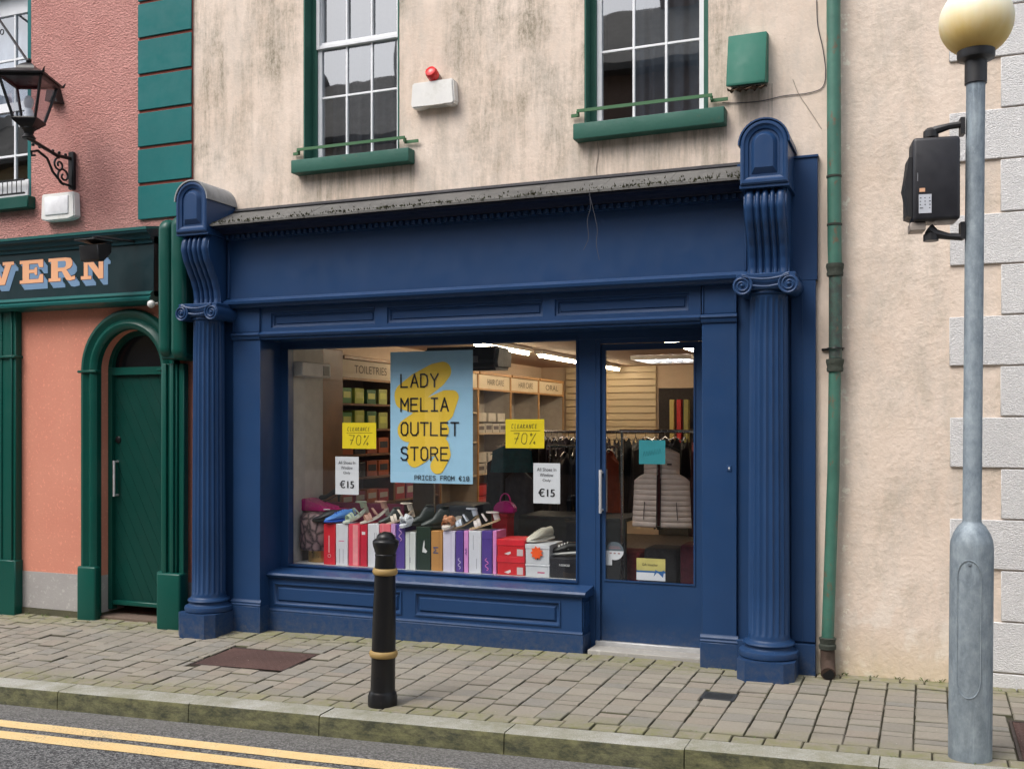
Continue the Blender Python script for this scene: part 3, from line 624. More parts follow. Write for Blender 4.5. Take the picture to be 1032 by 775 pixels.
# inner pilasters
for (a, c) in ((-5.19, -4.93), (-1.405, -1.175)):
    b = MB().box(a, c, -.06, .30, -.3, 2.275, .003); b.box(a+.02, c+.0, -.063, -.06, 2.34, 2.53)
    b.box(a, c, -.058, 0, 2.275, 2.53, .002)
    pl = obj('pilaster', b, BLUE, sf)
    bb = MB().box(a-.010, c+.010, -.078, .05, -.3, .155, .004).profx([(-.0602, .155), (-.076, .155), (-.079, .165), (-.070, .174), (-.073, .186), (-.065, .194), (-.0602, .208)], a-.010, c+.010)
    obj('base', bb, BLUE2, pl)
    cc = MB().profx([(-.0602, 2.275), (-.07, 2.278), (-.078, 2.292), (-.078, 2.305), (-.09, 2.312), (-.088, 2.325), (-.0602, 2.336)], a-.004, c+.004); obj('capital', cc, BLUE, pl)
    for e_ in (a, c-.012): obj('bead', MB().box(e_, e_+.012, -.068, -.0602, 2.34, 2.52, .002), BLUE, pl)
# back boards behind columns
for (a, c, s) in ((-5.60, -5.19, 0), (-1.175, -.675, 1)):
    b = MB().box(a, c, -.03, .0, -.3, 2.53, .002)
    if s: b.box(-.83, c, -.045, -.03, .2, 2.53, .003).box(-.765, -.755, -.05, -.045, .2, 2.53)
    b.box(a, c+(.012 if s else 0), -.045, 0, 2.53, 3.32 if s else 3.10, .003)
    if s: b.box(a+.3, c+.018, -.055, 0, 3.318, 3.335, .003)
    obj('back_board', b, BLUE, sf)
    bb = MB().box(a, c+.002*s, -.075, -.03, -.3, .19, .004) if s else MB().box(a, c, -.06, -.03, -.3, .19, .004)
    obj('skirting', bb, BLUE2, sf)
def column(cx):
    cy = -.15; R = .132; n = 20
    fl = lambda th: .011*max(0, math.sin(n*th/2)**2)**.6
    prof = [(R+.004, .23, 0), (R, .25, 0), (R, .262, 0), (R, .275, 1)]+[(R-.012*i/8, .275+(2.40-.275)*i/8, 1) for i in range(1, 9)]+[(R-.012, 2.412, 0), (R-.012, 2.43, 0), (R-.002, 2.432, 0), (R, 2.44, 0), (R-.004, 2.448, 0), (R-.004, 2.455, 0)]
    sh = MB().lathe(prof, (cx, cy, 0), n*8, fl)
    col = obj('column', sh, BLUE, sf, smooth=50)
    bs = MB()
    # chamfered square plinth
    W = .178; c = .06
    bs.prism([(-W, -.17), (-W, W*.0-.0+.11), (W, .11), (W, -.17+.0), (W-c, -.17-c+.0), (-W+c, -.17-c)], -.3, .115, lambda u, w_, h: (cx+u, cy+w_+.02, h))
    bs.lathe([(.17, .116), (.186, .122), (.19, .14), (.186, .158), (.172, .165), (.160, .168), (.152, .178), (.152, .19), (.160, .194), (.165, .204), (.16, .214), (.148, .218), (.142, .225), (.138, .232)], (cx, cy, 0), 56)
    obj('base', bs, BLUE2, col)
    # ionic capital
    cp = MB(); fy = cy-.155
    cp.box(cx-.185, cx+.185, fy+.01, -.031, 2.525, 2.558, .006); cp.box(cx-.17, cx+.17, fy+.02, -.031, 2.455, 2.527, .006)
    for sg in (-1, 1):
        vx, vz = cx+sg*.145, 2.482; Mx = Matrix.Translation((vx, 0, vz)) @ Matrix.Rotation(PI/2, 4, 'X')
        cp.lathe([(.052, .04), (.060, .045), (.060, -fy-.004), (.056, -fy)], (0, 0, 0), 28, M=Mx)
        P = []; turns = 2.4
        for i in range(64):
            u = i/63; a = PI/2-sg*0-(-sg)*u*turns*2*PI; rr = .057*(1-u)**.85+.008; P.append((vx+rr*math.cos(a), fy-.002, vz+rr*math.sin(a)))
        cp.tube(P, [.0085*(1-.45*i/63) for i in range(64)], 6); cp.sphere((vx, fy-.003, vz), .012)
    P = [(cx-.145+.29*i/20, fy-.002, 2.538-.022*math.sin(PI*i/20)) for i in range(21)]; cp.tube(P, .0085, 6)
    P = [(cx-.095+.19*i/20, fy+.003, 2.482-.012*math.sin(PI*i/20)) for i in range(21)]; cp.tube(P, .0075, 6)
    obj('capital', cp, BLUE, col)
    # scroll bracket
    SW = .132
    def prof_s(u):  # u 0 top .. 1 bottom -> y,z
        z = 3.085-.525*u
        y = -.245-.075*math.sin(min(1, u/.42)*PI*.55+.25) if u < .42 else None
        ctrl = [(0, -.285), (.08, -.318), (.2, -.328), (.34, -.305), (.5, -.255), (.66, -.205), (.8, -.178), (.92, -.170), (1, -.176)]
        for (a, ya), (b_, yb) in zip(ctrl, ctrl[1:]):
            if u <= b_: f = (u-a)/(b_-a); f = f*f*(3-2*f)*.35+f*.65; return ya+(yb-ya)*f, z
        return ctrl[-1][1], z
    def ridge(v):
        # wide, narrow, wide, narrow, wide ribs
        edges = [0, .05, .26, .32, .42, .48, .60, .66, .76, .80, 1.0]
        ribs = [(.03, .235), (.27, .385), (.42, .58), (.615, .73), (.765, .97)]
        for a, b_ in ribs:
            if a < v < b_: f = (v-a)/(b_-a); return .022*(1-abs(2*f-1)**3.2)
        return 0
    sc = MB(); nu, nv = 34, 80; V = []
    for i in range(nu+1):
        y, z = prof_s(i/nu); y2, z2 = prof_s(min(1, i/nu+.01)); y1, z1 = prof_s(max(0, i/nu-.01)); tn = Vector((y2-y1, z2-z1)).normalized(); nr = Vector((tn.y, -tn.x))
        if nr.x > 0: nr = -nr
        V.append([sc.bm.verts.new((cx-SW+2*SW*j/nv, y+nr.x*ridge(j/nv), z+nr.y*ridge(j/nv))) for j in range(nv+1)])
    for i in range(nu):
        for j in range(nv): sc.bm.faces.new((V[i][j], V[i][j+1], V[i+1][j+1], V[i+1][j]))
    for j in (0, nv):
        B = [sc.bm.verts.new((V[i][j].co.x, -.046, V[i][j].co.z)) for i in range(nu+1)]
        for i in range(nu): sc.bm.faces.new((V[i][j], V[i+1][j], B[i+1], B[i]))
    obj('scroll_bracket', sc, BLUE, col, smooth=50)
    # arched block
    hb = MB(); r = .146; zc = 3.355; yb = -.001
    def arch(r_, zb, ins=0):
        return [(cx-r_, zb)]+[(cx+r_*math.cos(PI-PI*i/18), zc+r_*math.sin(PI-PI*i/18)) for i in range(19)]+[(cx+r_, zb)]
    hb.prism(arch(r, 3.09), yb, -.345)
    hb.prism([(cx-r*1.0-.006, 3.085), (cx-r-.006, 3.105), (cx+r+.006, 3.105), (cx+r+.006, 3.085)], -.046, -.355)
    def ringp(rs):
        prev = None
        for (r_, zb, y) in rs:
            L = [hb.bm.verts.new((a, y, c)) for a, c in arch(r_, zb)]
            if prev:
                for i in range(len(L)): hb.bm.faces.new((prev[i], prev[(i+1) % len(L)], L[(i+1) % len(L)], L[i]))
            prev = L
        hb.bm.faces.new(prev)
    ringp([(r, 3.105, -.3455), (r, 3.105, -.365), (r-.010, 3.115, -.372), (r-.022, 3.13, -.372), (r-.030, 3.140, -.362), (r-.048, 3.152, -.356), (r-.052, 3.158, -.346), (r-.066, 3.17, -.346), (r-.088, 3.205, -.372), (r-.09, 3.207, -.373)])
    obj('arched_block', hb, BLUE, col, smooth=18)
    ld = MB(); A = arch(r+.004, 3.352)[1:-1]; B = arch(r+.014, 3.352)[1:-1]
    ld.prism(A+B[::-1], -.002, -.375); obj('lead_cap', ld, LEAD if cx < -3 else BLUE, col)
    return col
column(XL); column(XR)
# window frame
GX0, GX1, GZ0, GZ1 = -4.851, -2.381, .462, 2.222
b = MB().plate(-4.93, -2.235, -.3, 2.26, [(GX0, GX1, GZ0, GZ1)], .225, .29); b.plate(GX0-.012, GX1+.012, GZ0-.012, GZ1+.012, [(GX0, GX1, GZ0, GZ1)], .2135, .2249)
wf = obj('display_window', b, BLUE, sf)
obj('pane', MB().face([(GX0, .262, GZ0), (GX1, .262, GZ0), (GX1, .262, GZ1), (GX0, .262, GZ1)]), GLASS, wf, smooth=0)
# stall riser
RX0, RX1 = -4.93, -2.285; RF = .06
p1 = (ax(276, RF), ax(405, RF)); p2 = (ax(418, RF), ax(565, RF)); PZ0, PZ1 = .155, .335
b = MB().plate(RX0, RX1, -.3, .39, [(p1[0], p1[1], PZ0, PZ1), (p2[0], p2[1], PZ0, PZ1)], RF, .224)
for a, c in (p1, p2): b.rings(a, c, PZ0, PZ1, [(0, RF), (.0, RF-.008), (.010, RF-.010), (.018, RF+.006), (.03, RF+.012), (.034, RF+.012), (.046, RF-.002)])
rs = obj('stall_riser', b, BLUE, sf)
b = MB().box(RX0, RX1+.012, RF-.018, RF-.0005, -.3, .105, .004); b.box(RX1+.0005, RX1+.012, RF, .23, -.3, .105, .003)
b.profx([(RF-.0005, .105), (RF-.016, .105), (RF-.018, .116), (RF-.010, .125), (RF-.0005, .128)], RX0, RX1+.008); obj('skirting', b, BLUE2, rs)
b = MB().rings(.075, .215, PZ0, PZ1, [(0, 0), (0, .008), (.01, .008), (.018, .002)], lambda x_, y_, z_: (RX1+y_+.0006, x_, z_)); obj('end_panel', b, BLUE, rs)
b = MB().profx([(.24, .37), (.045, .375), (.028, .385), (.022, .400), (.030, .414), (.05, .418), (.225, .436), (.24, .44)], RX0, RX1+.035); obj('window_sill', b, BLUE, rs)
# door
DX0, DX1 = -2.235, -1.407
b = MB().box(DX0, DX0+.035, .225, .30, .03, 2.215, .003).box(DX1-.012, DX1, .225, .30, .03, 2.215).box(DX0+.035, DX1-.012, .225, .30, 2.185, 2.215)
df = obj('door_frame', b, BLUE, sf)
dg = (-2.172, -1.517, .478, 2.142)
b = MB().plate(DX0+.038, DX1-.014, .045, 2.18, [dg], .245, .285)
b.plate(dg[0]-.004, dg[1]+.004, dg[2]-.004, dg[3]+.004, [(dg[0]+.008, dg[1]-.008, dg[2]+.008, dg[3]-.008)], .238, .2449)
dr = obj('door', b, BLUE2, sf)
obj('pane', MB().face([(dg[0], .265, dg[2]), (dg[1], .265, dg[2]), (dg[1], .265, dg[3]), (dg[0], .265, dg[3])]), GLASS, dr, smooth=0)
for yy, xx in ((.195, -2.19), (.33, -2.19)):
    b = MB().tube([(xx, yy, .965), (xx, yy, 1.275)], .011, 14); yb = .245 if yy < .25 else .285
    for zz in (.985, 1.255): b.tube([(xx, yy, zz), (xx, yb, zz)], .009, 10)
    obj('handle', b, STEEL, dr)
b = MB().box(DX0, DX1, .215, .30, .0, .043, .004); obj('threshold', b, pm('worn_aluminium_strip', (.5, .5, .5), .45, .3), sf)
xx, zz = at(735, 472, -.06)
b = MB().box(xx-.016, xx+.016, -.066, -.06, zz-.02, zz+.02, .003); ks = obj('key_plate', b, BLUE, sf); obj('keyhole', MB().lathe([(.006, 0), (.006, .003), (.003, .004)], n=12, M=Matrix.Translation((xx, -.066, zz+.002)) @ Matrix.Rotation(PI/2, 4, 'X')).box(xx-.0018, xx+.0018, -.0685, -.066, zz-.01, zz), STEEL, ks)
slab = MB().box(-2.24, -1.475, .048, .214, -.15, .012, .006).box(-2.27, -1.18, -.11+.156, .0475, -.15, gz(-1.9)+.004) if False else MB().box(-2.24, -1.416, .048, .214, -.15, .012, .006)
tag(obj('doorstep', slab, m_rough('worn_limestone_step', (.36, .34, .31), (.48, .46, .42), 30, .3, .004)), 'low worn grey stone doorstep under the blue shop door', 'doorstep')

# moss tufts along the slate edge
MOSSM = pm('roof_moss', (.05, .052, .018), .9, var=.5, scale=60)
mo = MB()
for i in range(900):
    x = random.uniform(-5.2, -1.1); cl = math.sin(x*7)+math.sin(x*17+1)+math.sin(x*3.3)
    if cl < -.3 and random.random() < .65: continue
    y = -.325+random.uniform(-.004, .05)+(.1 if random.random() < .08 else 0); z = 3.166+max(0, y+.328)*.48; h = random.uniform(.005, .019)*(1+max(0, x+2)*.5)*(1.4 if random.random() < .15 else 1)
    a = random.uniform(0, PI); w_ = random.uniform(.003, .008); dx, dy = math.cos(a)*w_, math.sin(a)*w_; lx, ly = random.uniform(-.01, .01), random.uniform(-.02, .004)
    mo.face([(x-dx, y-dy, z-.006), (x+dx, y+dy, z-.006), (x+dx*.3+lx, y+dy*.3+ly, z+h)]); mo.face([(x-dy, y-dx, z-.006), (x+dy, y+dx, z-.006), (x-lx, y+ly, z+h*.7)])
o = obj('roof_moss', mo, MOSSM, smooth=0); o['kind'] = 'stuff'; tag(o, 'tufts of moss along the slate edge above the fascia', 'moss')
# loose wires hanging
WIRE = pm('thin_dark_wire', (.05, .05, .06), .6)
def wire(px_pts, y, r, label, mat=WIRE):
    P = [];
    for (a, b_) in px_pts: x_, z_ = at(a, b_, y); P.append(Vector((x_, y, z_)))
    Q = []
    for i in range(len(P)-1):
        for k_ in range(8):
            t_ = k_/8; p0 = P[max(i-1, 0)]; p1_ = P[i]; p2_ = P[i+1]; p3 = P[min(i+2, len(P)-1)]
            Q.append(.5*((2*p1_)+(-p0+p2_)*t_+(2*p0-5*p1_+4*p2_-p3)*t_*t_+(-p0+3*p1_-3*p2_+p3)*t_**3))
    Q.append(P[-1]); return tag(obj('cable', MB().tube(Q, r, 5), mat), label, 'cable')
wire([(594, 193), (595, 210), (592, 222), (593, 240), (588, 252)], -.345, .0018, 'frayed wire dangling over the blue fascia, left strand')
wire([(594, 196), (599, 216), (602, 232), (601, 246), (604, 262)], -.345, .0018, 'frayed wire dangling over the blue fascia, right strand')
wire([(823, 0), (824, 25), (829, 48), (832, 72), (829, 88), (815, 94), (790, 97), (768, 102), (745, 104), (728, 104)], -.006, .0028, 'dark cable looping down the wall beside the green downpipe')
wire([(799, 80), (805, 95), (815, 110), (828, 130)], -.004, .0022, 'thin pale cable on the wall above the right scroll bracket', pm('pale_cable', (.35, .30, .25), .7))
wire([(602, 143), (603, 155), (601, 170), (602, 182)], -.004, .0022, 'thin cable dropping from the right upstairs sill', pm('pale_cable', (.35, .30, .25), .7))

# ================================================================ WALL FITTINGS
# alarm box
x0, z0 = at(414, 82, -.08); x1, z1 = at(458, 104, -.08)
t = thing('alarm_box', 'weathered white burglar alarm box with red strobe on the cream wall', 'alarm box', ((x0+x1)/2, 0, (z0+z1)/2))
zb, zt = 3.935, 4.135; b = MB().prism([(x0+.015, zb+.012), (x0, zb+.03), (x0+.012, zt), (x1-.012, zt), (x1, zb+.03), (x1-.015, zb+.012), (x1-.07, zb+.012), (x1-.10, zb+.03), (x0+.13, zb+.03), (x0+.09, zb+.012)], 0, -.085)
bmesh.ops.bevel(b.bm, geom=list(b.bm.edges), offset=.01, segments=2, affect='EDGES'); obj('case', b, WHITE, t)
Mx = Matrix.Translation(((x0+x1)/2-.005, -.055, zt+.045)) @ Matrix.Rotation(math.radians(68), 4, 'X')
obj('strobe', MB().lathe([(.044, -.01), (.047, 0), (.047, .035), (.040, .055), (.015, .064)], M=Mx, n=24), pm('red_lens', (.65, .01, .012), .2), t)
obj('strobe_base', MB().lathe([(.036, -.055), (.046, -.05), (.046, -.012), (.043, -.011)], M=Mx, n=24), pm('brown_base', (.20, .12, .10), .5), t)
# green vent hopper
x0, zt = at(733, 36, -.12); x1, _ = at(772, 88, -.12); zt = 4.16; zb = 3.80
t = thing('vent_cowl', 'green painted metal vent cowl with rusted open bottom on the cream wall', 'vent', ((x0+x1)/2, 0, 3.8))
b = MB(); b.prism([(0, zb+.05), (0, zt+.01), (-.09, zt-.005), (-.17, zb+.015), (-.165, zb), (-.02, zb+.04)], x0, x1, lambda u, w_, h: (h, u, w_)); bmesh.ops.bevel(b.bm, geom=list(b.bm.edges), offset=.004, segments=1, affect='EDGES')
obj('cowl', b, m_gloss('cowl_green_paint', (.03, .145, .105), .62, .4, (.10, .08, .04)), t)
b = MB().grid(lambda u, v: (x0+.004+(x1-x0-.008)*u, -.163+.13*v, zb-.006-.022*abs(math.sin(u*9+v*5))-.012*math.sin(u*31)*v+.03*v), 26, 6); obj('rust_lip', b, m_rough('crumbling_rust', (.035, .022, .012), (.12, .065, .03), 60, .9, .01), t)
# downpipe
t = thing('downpipe', 'flaking green cast iron downpipe between the shopfront and cream wall', 'downpipe', (-.575, -.09, 0))
def pj(px, py, y): x_, z_ = at(px, py, y); return (x_, y, z_)
PY = -.085; xs_ = lambda px: ax(px, PY)
b = MB().tube([(xs_(840), PY, 6.9), (xs_(840), PY, 4.2), (xs_(841), PY, 2.75), (xs_(841.5), PY, 2.62)], .043, 20).tube([(xs_(842), PY, 2.62), (xs_(842), PY, 2.02)], .041, 20)
b.tube([(xs_(841.5), PY, 2.0), (xs_(840), PY, 1.3), (xs_(834), PY, .22)], .038, 20); obj('pipe', b, PIPE, t, smooth=60)
PCOL = m_rough('rusted_pipe_collar', (.03, .035, .03), (.07, .085, .06), 50, .7, .006)
for px_, zc_, pf in ((841.5, 2.56, 0), (841.5, 1.955, 0), (840.5, 3.165, 1), (841, 2.86, 1), (834, .17, 2)):
    pf = [[(.044, -.02), (.050, -.018), (.052, 0), (.048, .012), (.053, .03), (.056, .045), (.054, .06), (.044, .062)], [(.044, 0), (.047, .002), (.047, .014), (.044, .016)], [(.040, .0), (.052, .006), (.054, .03), (.046, .04), (.050, .06), (.054, .075), (.042, .08)]][pf]
    obj('collar', MB().lathe(pf, (xs_(px_), PY, zc_), 22), PCOL, t)
sh = MB().tube([(xs_(834), PY, .18), (xs_(834), PY, .10), (xs_(835), PY-.035, .055), (xs_(836), PY-.085, .035)], [.044, .046, .046, .045], 20); obj('shoe', sh, m_rough('rusty_pipe_shoe', (.04, .03, .022), (.12, .065, .045), 40, .7, .006), t)
obj('outlet', MB().lathe([(.036, -.001), (.036, .001)], n=18, M=Matrix.Translation((xs_(836), PY-.0875, .0345)) @ Matrix.Rotation(math.radians(104), 4, 'X')), pm('pipe_inside_black', (.004, .004, .004), .9), t)
b = MB().box(xs_(827), xs_(849), -.0005, -.02, 2.075, 2.09, .002).tube([(xs_(842)+.052*math.cos(a), PY-.0+.052*math.sin(a), 2.083) for a in [PI+PI*i/10 for i in range(11)]], .005, 6); obj('clip', b, BLACKM, t)

# ================================================================ TAVERN
tv = thing('tavern_building', 'tavern with pink roughcast upper wall and coral ground floor left of the shop', 'building', (-7.6, 0, 0))
XT = -5.631; TW = (-8.55, -7.40, 3.62, 5.55); AC = -6.28; AI = .345; AO = .515; SPZ = 2.065
up = MB().plate(-10.5, XT, 2.9, 7.0, [TW], -.004, .30); obj('upper_wall', up, PINK, tv, smooth=0)
TWL = (-9.6, -7.66, .55, 2.55)
lo = MB().plate(-10.5, XT, .30, 2.899, [(AC-AI, AC+AI, .29, SPZ+AI), TWL], -.004, .30)
for sg in (-1, 1):
    pts = [(AC+sg*AI, SPZ), (AC+sg*AI, SPZ+AI), (AC, SPZ+AI)]+[(AC+sg*AI*math.sin(PI/2*i/12), SPZ+AI*math.cos(PI/2*i/12)) for i in range(1, 12)]
    lo.prism(pts, -.0035, .2995)
obj('lower_wall', lo, CORAL, tv, smooth=0)
pl = MB().plate(-10.5, XT, -.02, .2999, [(AC-AI, AC+AI, -.03, .31)], -.012, .30); obj('plinth', pl, GREYR, tv, smooth=0)
pl = MB().plate(-10.5, XT, -1, -.0205, [(AC-AI, AC+AI, -1.1, 0)], -.020, .30); obj('footing', pl, MOSSW, tv, smooth=0)
sd = MB().box(-10.5, -10.4, .3, 8.2, -1, 7.0).box(-10.4, XT, 8.1, 8.2, -1, 7.0); obj('side_wall', sd, CORAL, tv, smooth=0)
rf = MB(); rf.prism([(-.35, 7.0), (-.35, 7.1), (4.2, 9.9), (8.6, 7.1), (8.6, 7.0), (4.2, 9.7)], -10.5, -5.635, lambda u, w_, h: (h, u, w_)); obj('roof', rf, SLATE, tv)
# teal corner blocks
obj('corner_backing', MB().box(-6.18, -5.633, -.014, -.0045, 3.33, 6.9), GROOVE, tv, smooth=0)
z = 3.62-.306
while z < 6.8:
    a = max(z+.008, 3.318); obj('corner_block', MB().box(-6.186, -5.631, -.028, -.0145, a+.004, z+.306-.014, .004), TEAL, tv); z += .306
# rusticated joint on lower right? door surround
def archsweep(prof, x_c, zc, zb, y_mul=1):
    """profile list (r, y) swept up the left leg, over the arch and down the right leg"""
    mb = MB(); path = [(PI, zb)]+[(PI-PI*i/28, None) for i in range(29)]+[(0, zb)]; rings = []
    for a, zz in path:
        rings.append([mb.bm.verts.new((x_c+r_*math.cos(a), y, (zz if zz is not None else zc+r_*math.sin(a)))) for r_, y in prof])
    for i in range(len(rings)-1):
        for j in range(len(prof)): mb.bm.faces.new((rings[i][j], rings[i][(j+1) % len(prof)], rings[i+1][(j+1) % len(prof)], rings[i+1][j]))
    return mb
b = archsweep([(AI-.002, .02), (AI-.002, -.03), (AI+.015, -.05), (AI+.045, -.058), (AI+.07, -.046), (AI+.085, -.030), (AI+.105, -.036), (AI+.13, -.055), (AI+.155, -.052), (AO, -.03), (AO, .0)], AC, SPZ, gz(AC)-.1)
obj('door_surround', b, TGREEN, tv)
for sg in (-1, 1):
    xa, xb = AC+sg*(AI-.02), AC+sg*(AO+.015); obj('surround_base', MB().box(xa, xb, -.075, -.0, gz(AC)-.1, .385, .02, seg=3), TGREEN, tv); obj('surround_band', MB().box(xa, xb, -.07, 0, 2.045, 2.068, .006), TGREEN, tv)
# door + fanlight
b = MB().plate(AC-AI, AC+AI, .0, SPZ+.03, [(AC-AI+.045, AC+AI-.045, .0-.01, SPZ-.035)], .10, .16); b.prism([(AC-AI, SPZ+.03), (AC+AI, SPZ+.03)]+[(AC+AI*math.cos(PI*i/16), SPZ+.03+(AI-.03)*math.sin(PI*i/16)) for i in range(1, 16)], .225, .25) if False else None
obj('door_frame', b, TGREEN, tv)
A = [(AC+(AI)*math.cos(PI*i/20), SPZ+.031+(AI-.032)*math.sin(PI*i/20)) for i in range(21)]; Bq = [(AC+(AI-.045)*math.cos(PI*i/20), SPZ+.031+(AI-.075)*math.sin(PI*i/20)) for i in range(21)]
fl_ = obj('fanlight', MB().prism(A+Bq[::-1], .10, .16), TGREEN, tv); obj('pane', MB().face([(a, .14, c) for a, c in Bq]), pm('dark_fanlight_glass', (.008, .008, .010), .15), fl_, smooth=0)
dxa, dxb, dza, dzb = AC-AI+.046, AC+AI-.046, .035, SPZ-.036
def diag_door():
    mb = MB()
    # diagonal planks clipped to the door leaf
    sl = 1.95; pw = .092*math.sqrt(1+sl*sl); c0 = dza-1.5
    def clip(poly):
        for (ax_, lim, s) in ((0, dxa+.004, 1), (0, dxb-.004, -1), (1, dza+.004, 1), (1, dzb-.004, -1)):
            out = []
            for i in range(len(poly)):
                a, c = poly[i], poly[(i+1) % len(poly)]; ia, ic = s*(a[ax_]-lim) >= 0, s*(c[ax_]-lim) >= 0
                if ia: out.append(a)
                if ia != ic: f_ = (lim-a[ax_])/(c[ax_]-a[ax_]); out.append((a[0]+(c[0]-a[0])*f_, a[1]+(c[1]-a[1])*f_))
            poly = out
            if len(poly) < 3: return None
        return poly
    k_ = 0
    while k_ < 36:
        zt_ = c0+k_*pw  # line: z = zt - sl*(x-dxb)  (falling to the right)
        L = lambda x_, o_: zt_+o_-sl*(x_-dxb)-0
        q_ = clip([(dxa-.1, L(dxa-.1, .004)), (dxb+.1, L(dxb+.1, .004)), (dxb+.1, L(dxb+.1, pw-.004)), (dxa-.1, L(dxa-.1, pw-.004))])
        if q_: mb.prism(q_, .132, .1425)
        k_ += 1
    return mb
dr2 = obj('door', diag_door(), DGREEN, tv, smooth=0); obj('backing', MB().box(dxa, dxb, .136, .17, dza, dzb), pm('lit_joint_green', (.05, .13, .10), .6), dr2)  # lighter green backing puts lit plank edges into the joint colour
obj('weatherboard', MB().box(dxa, dxb, .10, .1315, dza+.005, dza+.045, .006), TGREEN, dr2)
b = MB().tube([(dxa+.035, .085, .98), (dxa+.035, .085, 1.29)], .011, 10).tube([(dxa+.035, .085, .99), (dxa+.035, .132, .99)], .009, 8).tube([(dxa+.035, .085, 1.28), (dxa+.035, .132, 1.28)], .009, 8); obj('handle', b, STEEL, dr2)
obj('lock', MB().lathe([(.03, 0), (.03, .008), (.018, .014)], n=18, M=Matrix.Translation((dxa+.04, .132, 1.47)) @ Matrix.Rotation(PI/2, 4, 'X')), BLACKM, dr2)
b = MB().box(AC-AI, AC+AI, .0, .30, -.4, gz(AC)+.022, .006); tag(obj('doorstep', b, m_rough('brown_stone_step', (.13, .09, .07), (.22, .16, .12), 30, .4, .005)), 'brown worn stone doorstep under the arched green tavern door', 'doorstep')
# bar window left
TB = pm('tavern_window_dark', (.01, .01, .012), .3)
x0, x1 = ax(2, -.03), ax(18, -.05)
b = MB().box(x0, x1, -.075, -.002, gz(-7.6)-.1, 2.62, .006).box(x0+.04, x0+.055, -.085, -.075, .35, 2.6, .003).box(x1-.06, x1-.03, -.09, -.075, .35, 2.6, .006).box(x0-.01, x1+.015, -.095, -.002, gz(-7.6)-.1, .40, .008).box(x0-.01, x1+.015, -.10, -.002, 2.19, 2.215, .006)
obj('window_post', b, TGREEN, tv)
b = MB().plate(-9.6, -7.66, .55, 2.55, [(-9.5, -7.75, .75, 2.12), (-9.5, -7.75, 2.19, 2.47)], .10, .16); wn = obj('bar_window', b, TGREEN, tv)
obj('pane', MB().face([(-9.5, .13, .75), (-7.75, .13, .75), (-7.75, .13, 2.47), (-9.5, .13, 2.47)]), GLASSU, wn, smooth=0)
obj('bar_window_sill', MB().box(-9.7, x0-.012, -.06, .10, .50, .55, .006).box(-9.7, x0-.012, -.03, -.005, .33, .36, .004), TGREEN, tv)
obj('panel', MB().box(-9.6, x0-.012, -.016, -.0045, .36, .50), pm('pale_grey_panel_paint', (.6, .6, .64), .5), tv)
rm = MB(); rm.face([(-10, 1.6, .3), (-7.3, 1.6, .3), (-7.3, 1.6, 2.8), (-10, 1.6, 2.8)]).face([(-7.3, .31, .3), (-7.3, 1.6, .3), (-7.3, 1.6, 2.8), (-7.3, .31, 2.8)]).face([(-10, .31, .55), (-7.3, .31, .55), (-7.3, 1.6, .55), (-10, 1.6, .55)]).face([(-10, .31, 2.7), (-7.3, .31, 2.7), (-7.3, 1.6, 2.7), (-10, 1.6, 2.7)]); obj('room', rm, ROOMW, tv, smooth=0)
# bottles on the bar window board (tiny)
bz = .556
for i, (c_, nm) in enumerate((((.25, .10, .02), 'amber'), ((.03, .12, .05), 'green'), ((.30, .03, .03), 'red'), ((.35, .33, .28), 'clear'), ((.08, .06, .05), 'brown'))):
    o = obj('bottle', MB().lathe([(.035, 0), (.037, .01), (.037, .19), (.03, .215), (.013, .25), (.012, .31), (.014, .32)], n=16), pm('bottle_'+nm, c_, .15)); o.location = (-7.86-.10*i, .22, bz)
    tag(o, '%s glass bottle inside the tavern bar window' % nm, 'bottle', 'bottles in the tavern window')
# upper tavern window
x0, x1, z0, z1 = TW
b = MB().box(x1-.04, x1, -.006, .14, z0, z1).box(x0, x0+.04, -.006, .14, z0, z1).box(x0+.04, x1-.04, -.006, .12, z1-.04, z1); tw = obj('window', b, TEAL, tv)
a, c = x0+.04, x1-.04; rl = at(20, 108, .12)[1]
fr = MB().plate(a, c, z0, z1-.04, [(a+.04, c-.02, z0+.05, rl-.04), (a+.04, c-.02, rl+.04, at(20, 15, .12)[1])], .10, .15); obj('frame', fr, UPVC, tw)
gb = MB(); zu = at(20, 60, .12)[1]; zl = at(20, 157, .12)[1]
for k_ in (1, 2, 3): xx = a+.04+(c-a-.06)*k_/4; gb.box(xx-.009, xx+.009, .105, .13, z0+.05, rl-.04).box(xx-.009, xx+.009, .105, .13, rl+.04, at(20, 15, .12)[1])
for zz in (zu, zl): gb.box(a+.04, c-.02, .107, .128, zz-.009, zz+.009)
obj('glazing_bar', gb, UPVC, tw)
obj('pane', MB().face([(a, .12, z0+.04), (c, .12, z0+.04), (c, .12, z1-.06), (a, .12, z1-.06)]), GLASSU, tw, smooth=0)
X0, X1, Z0, Z1, Y1 = x0-.5, x1+.5, z0-.4, z1+.3, 2.4; rm = MB()
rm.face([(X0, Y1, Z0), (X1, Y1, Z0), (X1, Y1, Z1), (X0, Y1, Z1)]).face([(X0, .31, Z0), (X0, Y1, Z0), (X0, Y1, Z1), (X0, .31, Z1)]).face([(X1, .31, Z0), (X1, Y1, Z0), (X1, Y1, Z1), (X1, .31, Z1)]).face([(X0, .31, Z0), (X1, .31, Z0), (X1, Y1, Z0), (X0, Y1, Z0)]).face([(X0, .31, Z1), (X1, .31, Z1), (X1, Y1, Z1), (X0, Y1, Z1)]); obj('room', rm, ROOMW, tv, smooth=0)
tag(obj('net_curtain', curtain(x0+.06, x1-.05, rl-.02, z1-.1, .24, 14), pm('white_net_curtain', (.66, .70, .78), .9)), 'white net curtain behind the tavern upstairs window', 'curtain')
